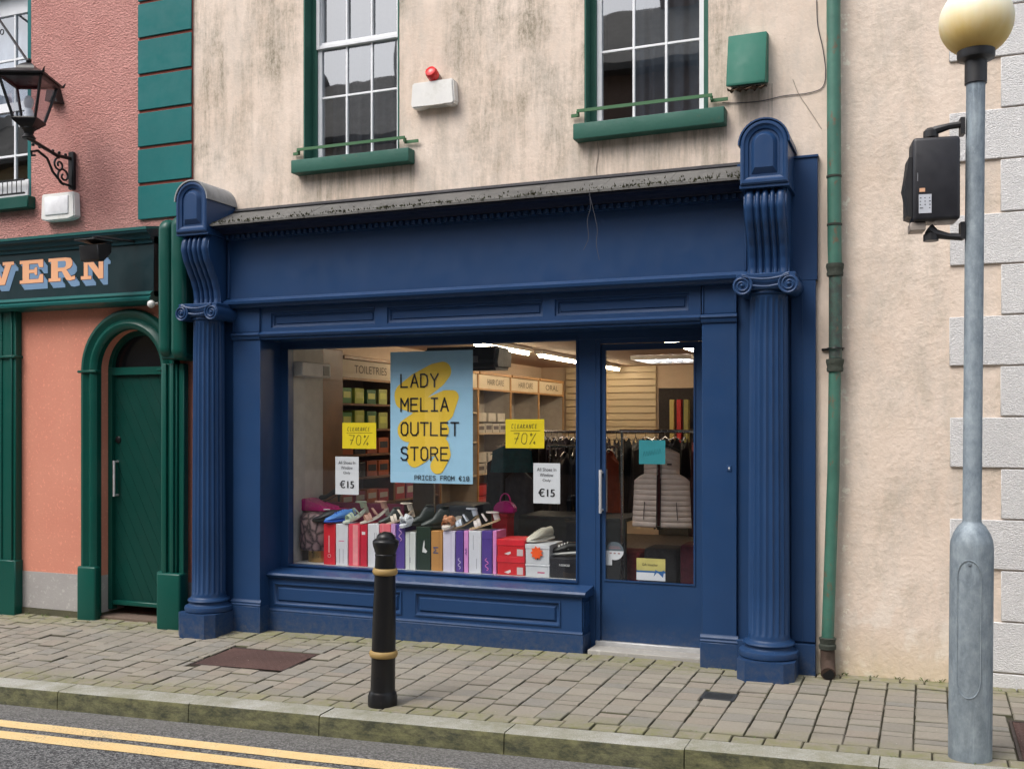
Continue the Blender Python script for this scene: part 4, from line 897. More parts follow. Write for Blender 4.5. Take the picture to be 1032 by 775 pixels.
obj('window_sill', MB().box(x0-.05, x1+.05, -.09, .10, z0-.11, z0, .008), TGREEN, tv)
b = MB().box(x0, x1-.01, -.075, -.06, z0+.14, z0+.155).box(x0, x1-.01, -.075, -.06, z0+.02, z0+.035)
xx = x0
while xx < x1-.02: b.tube([(xx, -.067, z0+.03), (xx, -.067, z0+.145)], .004, 6); xx += .055
tag(obj('window_grille', b, BLACKM), 'low black railing across the foot of the tavern upstairs window', 'railing')
tag(obj('window_box_board', MB().box(x0+.05, x1-.02, -.02, .06, z0+.002, z0+.16, .004), UPVC), 'white board behind the railing of the tavern upstairs window', 'board')
# tavern fascia sign
fs = thing('tavern_sign', 'dark green tavern fascia board with orange serif letters', 'shop sign', (-7.5, 0, 2.64))
FY = -.12; XE = -5.935
obj('board', MB().box(-10.4, XE, FY, -.005, 2.66, 3.16, .003), FASC, fs)
obj('lower_moulding', MB().profx([(-.005, 2.60), (FY-.02, 2.605), (FY-.05, 2.625), (FY-.055, 2.645), (FY-.035, 2.66), (FY-.045, 2.675), (FY-.02, 2.70), (FY-.0005, 2.705), (-.005, 2.705)], -10.4, XE), m_gloss('teal_moulding_paint', (.010, .10, .095), .35, .3, (.08, .18, .17)), fs)
obj('cornice', MB().profx([(FY+.0, 3.10), (FY-.015, 3.10), (FY-.02, 3.125), (FY-.04, 3.135), (FY-.05, 3.165), (FY-.08, 3.18), (FY-.085, 3.20), (0-.005, 3.235), (-.005, 3.10)], -10.4, XE), m_gloss('dark_teal_cornice', (.006, .040, .052), .4, .4, (.02, .07, .07)), fs)
obj('capping', MB().profx([(FY-.09, 3.200), (FY-.095, 3.222), (-.006, 3.258), (-.006, 3.237)], -10.4, XE+.0), m_gloss('flaking_teal_capping', (.03, .15, .14), .6, .8, (.30, .34, .30)), fs)
# slab serif letters V E R N : photo outlines measured in the fascia plane
ORN = m_gloss('orange_letter_paint', (.78, .40, .22), .5, .3, (.70, .45, .28)); SHD = m_gloss('blue_grey_letter_shade', (.16, .27, .42), .5, .35, (.06, .10, .16))
def letter_polys():
    L = {}
    # unit box 0..1 x 0..1
    L['V'] = [[(0, 1), (.46, 1), (.46, .86), (.36, .86), (.53, .28), (.68, .86), (.58, .86), (.58, 1), (1, 1), (1, .86), (.90, .86), (.66, 0), (.36, 0), (.10, .86), (0, .86)]]
    L['E'] = [[(0, 1), (1, 1), (1, .66), (.84, .66), (.78, .84), (.40, .84), (.40, .58), (.62, .58), (.66, .68), (.74, .68), (.74, .34), (.66, .34), (.62, .44), (.40, .44), (.40, .16), (.80, .16), (.86, .36), (1, .36), (1, 0), (0, 0), (0, .14), (.12, .14), (.12, .86), (0, .86)]]
    L['R'] = [[(0, 1), (.66, 1), (.84, .96), (.90, .84), (.90, .66), (.82, .54), (.68, .48), (.86, .16), (1, .20), (1, .04), (.80, 0), (.68, .04), (.50, .42), (.36, .42), (.36, .14), (.46, .14), (.46, 0), (0, 0), (0, .14), (.10, .14), (.10, .86), (0, .86)]]
    L['N'] = [[(0, 1), (.32, 1), (.72, .40), (.72, .86), (.62, .86), (.62, 1), (1, 1), (1, .86), (.90, .86), (.90, 0), (.72, 0), (.28, .66), (.28, .14), (.42, .14), (.42, 0), (0, 0), (0, .14), (.12, .14), (.12, .86), (0, .86)]]
    return L
LP = letter_polys()
def put(c, px0, px1, zlo, zhi):
    x0, x1 = ax(px0, FY), ax(px1, FY); f_ = lambda u, w_: (x0+(x1-x0)*u, zlo+(zhi-zlo)*w_)
    P = [f_(*q) for q in LP[c][0]]; dx, dz = .048, -.055
    obj('letter_shade', MB().prism([(a+dx*.55, d+dz*.55) for a, d in P], FY-.0032, FY-.0002).prism([(a+dx, d+dz) for a, d in P], FY-.0022, FY-.0001).prism([(a+dx*.8, d+dz*.8) for a, d in P], FY-.0027, FY-.00015).prism([(a+dx*.28, d+dz*.28) for a, d in P], FY-.0037, FY-.00025), SHD, fs, smooth=0)
    obj('letter_outline', MB().prism([(a+.004, d-.004) for a, d in P], FY-.0044, FY-.0038).prism([(a-.003, d+.003) for a, d in P], FY-.0042, FY-.00385), pm('letter_outline_red', (.10, .02, .02), .6), fs, smooth=0)
    m_ = MB().prism(P, FY-.006, FY-.0045)
    obj('letter', m_, ORN, fs, smooth=0)
    if c == 'R': obj('letter_counter', MB().prism([f_(*q) for q in ((.36, .86), (.62, .86), (.66, .80), (.66, .66), (.60, .58), (.36, .58))], FY-.0072, FY-.0061), SHD, fs, smooth=0)
put('V', -12, 14.5, 2.835, 3.035); put('E', 20.5, 44, 2.835, 3.035); put('R', 49.5, 76, 2.835, 3.035); put('N', 82, 107, 2.835, 3.035)
# fascia end console (double rounded fins)
cs = thing('fascia_console', 'tall dark green double scroll console at the end of the tavern fascia', 'console', (-5.8, 0, 2.05))
for (a, c, yf, zt, zb) in ((-5.815, -5.69, -.235, 3.27, 2.14), (-5.68, -5.545, -.245, 3.29, 2.12)):
    pr = [(-.05, zt, 0, 1)]
    for i in range(13): th = PI/2*i/12; pr.append((yf+.09-.09*math.sin(th), zt-.09+.09*math.cos(th), -math.sin(th), math.cos(th)))
    for i in range(13): th = PI/2*i/12; pr.append((yf+.09-.09*math.cos(th), zb+.09-.09*math.sin(th), -math.cos(th), -math.sin(th)))
    pr.append((-.05, zb, 0, -1))
    def fin(u, v):
        k_ = min(int(round(u*(len(pr)-1))), len(pr)-1); y_, z_, ny, nz = pr[k_]; q_ = v*2-1; ins = .05*(1-math.sqrt(max(0, 1-abs(q_)**2.4)))
        return ((a+c)/2+(c-a)/2*q_, min(-.006, y_-ny*ins), z_-nz*ins)
    obj('fin', MB().grid(fin, len(pr)-1, 16), TGREEN, cs, smooth=60)
obj('web', MB().box(-5.80, -5.55, -.19, -.046, 2.13, 3.25, .01), DGREEN, cs)
b = MB().box(-5.86, -5.70, -.12, -.062, .2, 2.10, .006).box(-5.70, -5.645, -.10, -.041, .2, 2.10, .006).box(-5.84, -5.79, -.145, -.12, .25, 2.10, .012, seg=2).box(-5.76, -5.72, -.14, -.12, .25, 2.10, .01, seg=2)
obj('post', b, TGREEN, cs); obj('post_base', MB().box(-5.875, -5.635, -.165, -.045, gz(-5.7)-.1, .39, .02, seg=3), TGREEN, cs)
# bulkhead light on tavern, camera bulb
x0, zt = at(43, 197, -.06); x1, zb = at(77, 221, -.06)
t = thing('wall_box_light', 'dirty white box light on the pink wall above the tavern sign', 'wall light', ((x0+x1)/2, 0, zb))
b = MB().prism([(x0, zb+.02), (x0+.01, zt), (x1-.01, zt+.0), (x1, zb+.02), (x1-.07, zb), (x0+.06, zb)], -.005, -.085); bmesh.ops.bevel(b.bm, geom=list(b.bm.edges), offset=.01, segments=2, affect='EDGES'); obj('case', b, WHITE, t)
obj('lens', MB().box(x0+.055, x1-.065, -.094, -.086, zb+.05, zt-.03, .008, seg=2), pm('milky_lens', (.78, .78, .8), .25), t)
xx, zz = at(155, 307, -.16)
t = thing('security_camera', 'small white ball security camera under the tavern fascia end', 'camera', (xx, -.03, zz)); obj('ball', MB().sphere((xx, -.19, zz), .032), WHITE, t); obj('stem', MB().tube([(xx, -.12, zz+.01), (xx, -.19, zz)], .012, 8), WHITE, t)
# floodlight over the sign
xx, zz = at(96, 254, -.42)
t = thing('floodlight', 'black hooded floodlight on an arm above the tavern sign', 'floodlight', (xx, -.3, zz+.1))
hb_ = MB(); Wd, = (.098,)
hb_.prism([(-.34, zz+.075), (-.50, zz+.045), (-.485, zz-.075), (-.43, zz-.085), (-.34, zz+.0)], xx-Wd, xx+Wd, lambda u, w_, h: (h, u, w_)); bmesh.ops.bevel(hb_.bm, geom=list(hb_.bm.edges), offset=.006, segments=1, affect='EDGES'); obj('hood', hb_, BLK, t)
obj('visor', MB().box(xx-Wd-.008, xx+Wd+.008, -.54, -.34, zz+.078, zz+.088, .003, M=None), BLK, t)
obj('arm', MB().tube([(xx-.02, -.42, zz+.08), (xx-.02, -.42, zz+.12), (xx+.0, -.40, zz+.125), (xx+.12, -.20, zz+.12), (xx+.2, -.02, zz+.12)], .010, 8), BLACKM, t)
# rusty bracket beside lantern
xx, zz = at(53, 97, -.05)
tag(obj('wall_bracket', MB().prism([(xx-.05, zz-.05), (xx+.09, zz-.07), (xx+.03, zz+.12), (xx-.01, zz+.13)], -.09, -.005), BLACKM), 'small black iron bracket on the pink wall above the rust streak', 'bracket')
# lantern
LX, LY = ax(29, -.55), -.55
lt = thing('wall_lantern', 'black four sided street lantern on a scrolled wall bracket over the tavern', 'street lamp', (ax(75), 0, 3.8))
bx_ = ax(75, 0); LXc = bx_
zb0 = at(29, 138, LY)[1]; zg0 = at(29, 122, LY)[1]; zg1 = at(29, 82, LY)[1]; zt1 = at(29, 66, LY)[1]
LXc = ax(29, LY)
Rm = Matrix.Translation((LXc, LY, 0)) @ Matrix.Rotation(math.radians(24), 4, 'Z')
def sq(r_, z_): return [(r_, -r_, z_), (r_, r_, z_), (-r_, r_, z_), (-r_, -r_, z_)]
fr_ = MB(); rt, rb = .168, .088
for k_ in range(4):
    a = sq(rb, zg0)[k_]; c = sq(rt, zg1)[k_]; fr_.tube([a, c], .012, 6)
    fr_.tube([sq(rb, zg0)[k_], sq(rb, zg0)[(k_+1) % 4]], .013, 6); fr_.tube([sq(rt, zg1)[k_], sq(rt, zg1)[(k_+1) % 4]], .016, 6)
    c2 = sq(rt+.03, zg1+.015)[k_]; fr_.tube([c2, (c2[0]*1.08, c2[1]*1.08, c2[2]+.035)], [.012, .003], 6)
fr_.xform(Rm); obj('frame', fr_, BLACKM, lt)
tp = MB()
def loft(mb, secs):
    V = [[mb.bm.verts.new(p_) for p_ in s_] for s_ in secs]
    for i in range(len(V)-1):
        for j in range(4): mb.bm.faces.new((V[i][j], V[i][(j+1) % 4], V[i+1][(j+1) % 4], V[i+1][j]))
    mb.bm.faces.new(V[0][::-1]); mb.bm.faces.new(V[-1])
loft(tp, [sq(rt+.032, zg1+.004), sq(rt+.035, zg1+.018), sq(rt-.03, zg1+.055), sq(.075, zg1+.085), sq(.07, zg1+.10), sq(.05, zg1+.125), sq(.015, zg1+.15)]); tp.sphere((0, 0, zg1+.165), .022); tp.xform(Rm); obj('roof', tp, BLACKM, lt)
bt = MB(); loft(bt, [sq(.035, zg0-.075), sq(.05, zg0-.06), sq(rb+.01, zg0-.012), sq(rb+.012, zg0)])
bt.xform(Rm); bt.lathe([(.05, -.02), (.055, -.01), (.035, .02), (.045, .05), (.06, .06), (.05, .08), (.05, .10)], (LXc, LY, zb0), 20); obj('base', bt, BLACKM, lt)
gl_ = MB()
for k_ in range(4): A_, B_ = sq(rb-.004, zg0), sq(rt-.006, zg1); gl_.face([A_[k_], A_[(k_+1) % 4], B_[(k_+1) % 4], B_[k_]])
gl_.xform(Rm); obj('pane', gl_, GLASSL, lt, smooth=0)
obj('burner', MB().lathe([(.05, 0), (.055, .01), (.03, .09), (.02, .10), (.035, .12), (.04, .17), (.02, .20)], (LXc, LY, zg0), 18), pm('frosted_lamp_glass', (.8, .82, .85), .3), lt)
br = MB(); zA = at(75, 160, -.03)[1]
br.tube([(bx_, -.02, zA+.0), (bx_, -.2, zA-.01), (LXc, LY-.02, zb0-.01)], .016, 8)
br.box(bx_-.03, bx_+.03, -.05, -.004, zA-.27, zA+.06, .01)
def scroll(cy_, cz_, r0, r1, a0, turns, sg=1, n_=34): return [(bx_, cy_+(r0+(r1-r0)*i/(n_-1))*math.cos(a0+sg*turns*2*PI*i/(n_-1)), cz_+(r0+(r1-r0)*i/(n_-1))*math.sin(a0+sg*turns*2*PI*i/(n_-1))) for i in range(n_)]
br.tube(scroll(-.12, zA-.17, .075, .015, -PI/2, 1.4, -1), .009, 6).tube(scroll(-.17, zA-.085, .06, .012, PI/2, 1.4, 1), .009, 6)
br.tube([(bx_, -.05, zA-.24), (bx_, -.14, zA-.235), (bx_, -.24, zA-.16), (bx_, -.30, zA-.06), (bx_, -.40, zA-.02), (bx_, -.47, zA-.045), (bx_, -.46, zA-.075), (bx_, -.43, zA-.065)], .011, 6)
for i in range(6): yy = -.1-.07*i; br.sphere((bx_, yy, zA+.018), .014, u=8, v=6)
obj('bracket', br, BLACKM, lt)
xq, zq = at(2, 24, -.25)
obj('stay_rod', MB().tube([(LXc, LY, zg1+.15), (xq, -.25, zq), (xq+(xq-LXc)*.85, -.006, zq+(zq-zg1-.15)*.85)], .011, 8).tube([(at(4, 30, -.25)[0]+.02*math.cos(a), -.27+.0*a, at(4, 30, -.25)[1]-.03+.022*math.sin(a)) for a in [i*PI/6 for i in range(13)]], .005, 5), BLACKM, lt)

# ================================================================ STREET FURNITURE
bx, by = ax(385.5, -1.50), -1.50; bz = gz(bx, by)
t = thing('bollard', 'black cast iron bollard with two worn gold bands at the kerb', 'bollard', (bx, by, bz))
b = MB().lathe([(.085, -.02), (.088, 0), (.088, .055), (.083, .065), (.083, .072), (.077, .08), (.074, .09), (.072, .20), (.0715, .31), (.0695, .48), (.065, .655), (.062, .80), (.0605, .885), (.0625, .888), (.0625, .897), (.060, .90), (.064, .915), (.075, .945), (.0785, .965), (.078, .975), (.068, .985), (.058, .99)], (bx, by, bz), 40)
obj('post', b, BLACKM, t, smooth=45); obj('cap', MB().lathe([(.058, .986), (.056, .998), (.050, 1.012), (.036, 1.024), (.016, 1.030)], (bx, by, bz), 32), BLACKM, t, smooth=60)
for zc, rr in ((.305, .0718), (.795, .062)): obj('band', MB().lathe([(rr, -.020), (rr+.008, -.018), (rr+.012, -.009), (rr+.014, 0), (rr+.012, .009), (rr+.008, .018), (rr, .020)], (bx, by, bz+zc), 36), GOLD, t, smooth=60)
t.rotation_euler = (0, math.radians(1.3), 0)
# belisha pole
qy = -1.52; qx = ax(977.5, qy); qz = gz(qx, qy)-.012
t = thing('beacon_pole', 'galvanised pole topped by a yellowed globe beacon at the right', 'beacon', (qx, qy, qz))
b = MB().lathe([(.0975, -.05), (.0975, 1.02), (.094, 1.05), (.082, 1.085), (.062, 1.12), (.046, 1.135), (.0425, 1.145), (.0425, 3.27)], (qx, qy, qz), 48)
obj('pole', b, GALV, t, smooth=45)
dM = MB()  # access door outline on the base, facing the camera
for i in range(2): pass
ang = lambda a: (qx+.0985*math.sin(a), qy-.0985*math.cos(a))
pts = []
for i in range(40):
    u = i/39
    pts.append(u)
W_ = .55
ring = [(-W_, .88)]+[(W_*math.sin(-PI/2+PI*i/12)*1.0, .88+.085*math.cos(-PI/2+PI*i/12)) for i in range(13)]+[(W_, .40)]+[(W_*math.cos(PI*i/12), .40-.085*math.sin(PI*i/12)) for i in range(13)]+[(-W_, .88)]
a_off = math.radians(-8)
obj('access_door', MB().tube([(ang(a+a_off)[0], ang(a+a_off)[1], qz+zz) for a, zz in ring], .0035, 5).tube([(ang(a_off)[0], ang(a_off)[1]+.004, qz+.95), (ang(a_off)[0], ang(a_off)[1]-.006, qz+.95)], .008, 8), GALV, t, smooth=60)
obj('collar', MB().lathe([(.050, 3.235), (.050, 3.34), (.058, 3.345), (.082, 3.352), (.085, 3.365), (.085, 3.39), (.078, 3.395), (.06, 3.41)], (qx, qy, qz), 32), BLK, t)
obj('globe', MB().sphere((qx, qy, qz+3.535), .168, u=48, v=28), GLOBE, t, smooth=90)
t.rotation_euler = (0, math.radians(.45), 0)
# detector box on the pole
R2 = Matrix.Translation((qx-.035, qy, 0)) @ Matrix.Rotation(-TH*.0+math.radians(8), 4, 'Z')
t = thing('crossing_signal_box', 'black signal box with stickers bracketed to the beacon pole', 'signal box', (qx-.2, qy, 2.5))
zt, zb = 2.975, 2.575
b = MB().box(-.232, -.018, -.075, .085, zb, zt, .018, seg=3); b.xform(R2); obj('case', b, pm('weathered_black_case', (.020, .020, .025), .42, var=.2, dirt=(.05, .05, .055)), t)
b = MB().prism([(-.258, zb+.03), (-.258, zb+.12), (-.268, zb+.17), (-.258, zb+.23), (-.248, zt-.09), (-.233, zt-.09), (-.233, zb+.02)], -.06, .075); b.xform(R2); obj('visor', b, BLK, t)
b = MB().box(-.24, -.17, -.05, .05, zb-.042, zb-.001, .004); b.xform(R2); obj('bracket_plate', b, pm('raw_bracket_metal', (.35, .30, .26), .5, .3), t)
for zz in (zt+.045, zb-.055):
    sg = 1 if zz > zt else -1
    b = MB().tube([(-.15, 0, zz-sg*.025), (-.12, -.01, zz+.0), (-.06, -.01, zz+.015*sg), (.0, -.01, zz+.02*sg)], [.03, .022, .016, .018], 8).box(-.01, .01, -.03, .03, zz-.03, zz+.05).lathe([(.035, 0), (.035, .03), (.02, .045)], (-.14, 0, zz-.02-.012), 16); b.xform(R2); obj('bracket_arm', b, BLK, t)
b = MB().box(-.205, -.148, -.0775, -.0752, zb+.035, zb+.125); b.xform(R2); stk = obj('sticker', b, pm('printed_white_label', (.55, .57, .62), .5), t, smooth=0)
b = MB()
for i in range(5):
    for j in range(5):
        if random.random() < .75 and 0 < i < 5: b.box(-.201+j*.0105, -.201+j*.0105+random.uniform(.004, .009), -.0786, -.0776, zb+.042+i*.016, zb+.042+i*.016+.0035)
b.xform(R2); obj('print', b, INK, stk, smooth=0)
b = MB().box(-.202, -.177, -.0775, -.0752, zb+.137, zb+.155); b.xform(R2); obj('sticker', b, pm('orange_white_label', (.75, .42, .25), .5), t, smooth=0)
b = MB().box(-.212, -.208, -.0765, -.0752, zb+.19, zb+.23, M=None); b.xform(R2); obj('scratch', b, pm('grey_scratch', (.2, .2, .22), .6), t, smooth=0)
WEED = pm('weed_green', (.09, .13, .03), .8, var=.4, scale=40); wm = MB()
def tuft(x, y, n, h):
    for _ in range(n):
        a = random.uniform(0, 2*PI); l = h*random.uniform(.5, 1.1); w_ = random.uniform(.002, .004); dx, dy = math.cos(a), math.sin(a); z = gz(x, y)-.004; sx, sy = x+random.uniform(-.02, .02), y+random.uniform(-.012, .012)
        wm.face([(sx-dy*w_, sy+dx*w_, z), (sx+dy*w_, sy-dx*w_, z), (sx+dx*l*.4+dy*w_*.8, sy+dy*l*.4-dx*w_*.8, z+l*.6), (sx+dx*l*.8, sy+dy*l*.8, z+l*.75)])
for x in (-.33, -.18, -.02, .06, .33, .6, -.50): tuft(x, -.012, 9, .035)
for x in (-6.95, -7.2, -7.4, -6.5, -6.05): tuft(x, -.04, 8, .03)
for i in range(60): x = random.uniform(-7.5, .8); tuft(x, random.choice([-1.632, -1.50, -.115, -.115])+random.uniform(-.004, .004), 3, .014)
o = obj('weeds', wm, WEED, smooth=0); o['kind'] = 'stuff'; tag(o, 'small weeds growing in the joints along walls and kerb', 'weeds')
gm_ = MB()
for i in range(900):
    x = random.uniform(-9, 2)
    if i % 3: y = random.uniform(-1.6, -.05); z = gz(x, y)+.001
    else: y = -1.815-abs(random.gauss(0, .05)); z = rz(x, y)+.001
    r_ = random.uniform(.0012, .0035)*(2.2 if random.random() < .05 else 1); a = random.uniform(0, PI)
    P = [(x+r_*math.cos(a+k_*2.1)*random.uniform(.6, 1.2), y+r_*math.sin(a+k_*2.1)*random.uniform(.6, 1.2), z) for k_ in range(3)]; top = (x, y, z+r_*.7); [gm_.face([P[k_], P[(k_+1) % 3], top]) for k_ in range(3)]
o = obj('grit', gm_, pm('pale_grit', (.36, .33, .28), .9, var=.6, scale=200), smooth=0); o['kind'] = 'stuff'; tag(o, 'loose grit and crumbs scattered on paving and gutter', 'grit')
# ================================================================ SHOP INTERIOR
IX0, IX1, IY0, IY1, IZ0, IZ1 = -5.38, -.85, .301, 7.6, .025, 2.45
CEILM = pm('tan_ceiling_paint', (.42, .31, .22), .8, var=.06); IWALL = pm('beige_shop_wall', (.56, .42, .30), .8, var=.05)
struct('shop_floor', MB().face([(IX0, IY0, IZ0), (IX1, IY0, IZ0), (IX1, IY1, IZ0), (IX0, IY1, IZ0)]), pm('dark_shop_floor', (.06, .045, .04), .5), 0)
struct('shop_ceiling', MB().box(IX0, IX1, IY0, IY1, IZ1, IZ1+.1), CEILM, 0)
struct('shop_side_wall', MB().box(IX0-.1, IX0, IY0, IY1, IZ0, IZ1), IWALL, 0)
struct('shop_side_wall', MB().box(IX1, IX1+.1, IY0, IY1, IZ0, IZ1), IWALL, 0)
b = MB().box(IX0, IX1, IY1, IY1+.1, IZ0, IZ1); struct('shop_back_wall', b, IWALL, 0)
b = MB(); z = 1.28
while z < 2.40: b.box(-4.98, -3.62, 7.565, 7.598, z, z+.088, .004); z += .098
tag(obj('slatwall', b, SLATW), 'pale wooden slatwall panel on the back wall of the shop', 'wall panel')
# strip lights: the left row, plus two on the right added to brighten the shop
TUBE = emis('lit_fluorescent_tube', (1, .84, .62), 26); FIT = pm('white_light_fitting', (.7, .66, .6), .4)
for i, (xx, ya) in enumerate(((-4.12, 2.3), (-4.12, 4.1), (-4.12, 5.9), (-2.3, 2.6), (-1.6, 5.2))):
    nm = ('long lit strip light nearest the window in the left ceiling row', 'lit strip light in the middle of the left ceiling row', 'lit strip light at the back wall end of the left ceiling row', 'added strip light brightening the shop above the clothes rail inside the door', 'added strip light brightening the rear right of the shop')[i]
    t = thing('strip_light', nm, 'strip light', (xx, ya, 2.44), 'strip lights on the shop ceiling')
    obj('housing', MB().box(xx-.05, xx+.05, ya, ya+1.5, 2.405, 2.448, .006), FIT, t)
    obj('tube', MB().tube([(xx, ya+.03, 2.385), (xx, ya+1.47, 2.385)], .016, 10), TUBE, t)
t = thing('louvre_light', 'square louvred ceiling light seen through the door glass', 'ceiling light', (-3.05, 6.0, 2.44))
b = MB().plate(0, .75, 0, .9, [(.03, .72, .03, .87)], 0, .05); b.xform(Matrix(((1, 0, 0, -3.4), (0, 0, 1, 5.4), (0, 1, 0, 2.395), (0, 0, 0, 1)))); obj('frame', b, FIT, t)
b = MB()
for i in range(1, 5): b.box(-3.4+.15*i-.012, -3.4+.15*i+.012, 5.43, 6.27, 2.40, 2.43)
obj('louvre', b, pm('grey_louvre', (.35, .36, .38), .4), t)
b = MB()
for i in range(5): b.tube([(-3.325+.15*i, 5.45, 2.425), (-3.325+.15*i, 6.25, 2.425)], .012, 8)
obj('tube', b, emis('lit_white_tube', (.9, .93, 1), 6), t)
# left display side panel
obj_ = MB().box(-5.0, -4.892, .301, .80, .30, 2.44); tag(obj('display_side_board', obj_, pm('white_side_panel', (.56, .55, .52), .6)), 'off white side panel closing the left end of the window display', 'panel')
tag(obj('side_cabinet', MB().box(-5.38, -4.97, .85, 1.265, IZ0, 2.28, .006).box(-4.985, -4.965, .90, 1.22, .12, 2.0, .004), WOODB), 'brown wood panelled cabinet side next to the toiletries shelves', 'cabinet')
x0, z1 = at(301, 364, .45); t = thing('wall_heater_box', 'white wall unit with a black square grille high at the left of the display', 'wall unit', (-4.88, .5, z1-.12))
obj('case', MB().box(-4.891, -4.80, .34, .78, z1-.13, z1-.01, .008), pm('white_unit_case', (.62, .62, .62), .5), t); obj('grille', MB().box(-4.805, -4.797, .66, .76, z1-.115, z1-.03).box(-4.85, -4.81, .7795, .784, z1-.11, z1-.03), BLK, t)
# shelf bays along the left wall
SGN = ['TOILETRIES', 'SKIN CARE', 'HAIR CARE', 'HAIR CARE', 'HAIR CARE', 'ORAL HYGIENE']
SX = -5.0; BW = 1.035; BY = 1.27
bay_shelves = [(1.80, 1.56, 1.32, 1.10, .84, .5), (1.80, 1.5, 1.2, .84, .5), (1.75, 1.4, 1.0, .6), (1.50, 1.01, .60), (1.50, 1.01, .6), (1.35, .8)]
BAYL = ['shelf bay headed toiletries next to the window', 'shelf bay hidden mostly behind the blue poster, second from the window', 'shelf bay behind the right half of the blue poster', 'shelf bay headed hair care with white boxes, right beside the poster edge', 'second shelf bay headed hair care further into the shop', 'shelf bay with the oral sign at the back end of the row']
for kx in range(6):
    y0, y1 = BY+BW*kx, BY+BW*(kx+1)
    t = thing('shelf_unit', BAYL[kx], 'shelves', (-5.2, (y0+y1)/2, IZ0), 'shelf bays on the left wall')
    obj('back', MB().box(-5.379, -5.35, y0+.02, y1-.02, IZ0, 2.2), pm('grey_beige_shelf_back', (.40, .36, .32), .7) if kx > 1 else pm('dim_brown_back', (.20, .12, .08), .7), t)
    for (ya, yb) in ((y0+.001, y0+.02), (y1-.02, y1-.001)):
        up_ = obj('upright', MB().box(-5.379, SX, ya, yb, IZ0, 2.235, .002), WOODB if kx < 2 else pm('grey_beige_shelf_back', (.40, .36, .32), .7), t)
        if kx > 1: obj('edge_strip', MB().box(SX+.0005, SX+.014, ya-.0005, yb+.0005, IZ0, 2.236, .002), pm('honey_wood', (.42, .22, .08), .5), up_)
    obj('cornice', MB().profx([(0, 0), (0, 0)], 0, 0) if False else MB().box(-5.379, SX+.03, y0+.021, y1-.021, 2.205, 2.24, .004), pm('honey_wood', (.42, .22, .08), .5), t)
    sb = obj('sign_board', MB().box(SX-.02, SX+.004, y0+.022, y1-.022, 2.04, 2.204), SIGNB, t)
    if kx in (0, 3, 4, 5):
        w_ = .52 if kx else .62; yc = (y0+y1)/2+.03
        obj('lettering', textmb(SGN[kx] if kx != 5 else 'ORAL', (SX+.0055, yc-w_/2, 2.085), (0, 1, 0), (0, 0, 1), w_, .075), pm('brown_lettering', (.10, .07, .05), .7), sb, smooth=0)
    obj('sign_rail', MB().box(SX-.02, SX+.012, y0+.022, y1-.022, 2.015, 2.0395, .003), pm('honey_wood', (.42, .22, .08), .5), t)
    for z in bay_shelves[kx]: obj('shelf', MB().box(-5.349, SX, y0+.022, y1-.022, z-.02, z, .002), WOODB if kx < 2 else WOODP, t)
def stock(kx, z, n, w, d, h, cols, nm, lab, cat, grp, dots=True, x_=None, band=None):
    for i in range(n):
        y0 = BY+BW*kx+.06+i*(BW-.12)/n; hh = h*random.uniform(.9, 1.05); c = cols[i % len(cols)]
        o = thing(nm, lab % ORD[i], cat, (SX-.12, y0+w/2, z+.001), grp)
        obj('body', MB().box(SX-.02-d, SX-.02, y0, y0+w, z+.001, z+hh, .003), pm('stock_%s_%d' % (nm, i % len(cols)), c, .5), o)
        if band: obj('label', MB().box(SX-.0195, SX-.018, y0+w*.12, y0+w*.88, z+hh*.35, z+hh*.75), pm('stock_label_'+nm, band, .5), o)
GY = [(.05, .22, .02), (.45, .50, .04), (.03, .14, .03), (.40, .42, .10)]
OR = [(.42, .09, .02), (.02, .015, .02), (.36, .08, .03)]
stock(0, 1.80, 4, .17, .15, .15, GY, 'green_packet', '%s green and yellow packet from the window on the top toiletries shelf', 'packet', 'green packets on the toiletries shelves', band=(.6, .62, .12))
stock(0, 1.56, 4, .18, .15, .17, GY[::-1], 'green_packet', '%s green and yellow packet from the window on the second toiletries shelf', 'packet', 'green packets on the toiletries shelves', band=(.55, .55, .15))
stock(0, 1.32, 4, .20, .18, .16, OR, 'orange_box', '%s orange and black box from the window on the third toiletries shelf', 'box', 'orange boxes on the left shelves', band=(.03, .03, .04))
stock(0, 1.10, 4, .20, .18, .15, OR[::-1], 'orange_box', '%s orange and black box from the window on the fourth toiletries shelf', 'box', 'orange boxes on the left shelves', band=(.03, .03, .04))
stock(0, .84, 4, .20, .18, .13, [(.40, .03, .03), (.30, .04, .10), (.42, .10, .03)], 'dark_red_box', '%s dark red box from the window on the fifth toiletries shelf', 'box', 'red boxes on the left shelves', band=(.5, .45, .4))
stock(1, .84, 4, .20, .18, .17, [(.40, .05, .03), (.30, .03, .05), (.10, .04, .12)], 'dark_red_box', '%s dark red box on the shelf seen under the blue poster', 'box', 'red boxes on the left shelves', band=(.5, .45, .4))
stock(1, 1.20, 4, .20, .18, .15, OR, 'orange_box', '%s orange box on the bay behind the poster', 'box', 'orange boxes on the left shelves', band=(.03, .03, .04))
WB = [(.52, .47, .40), (.46, .42, .36)]
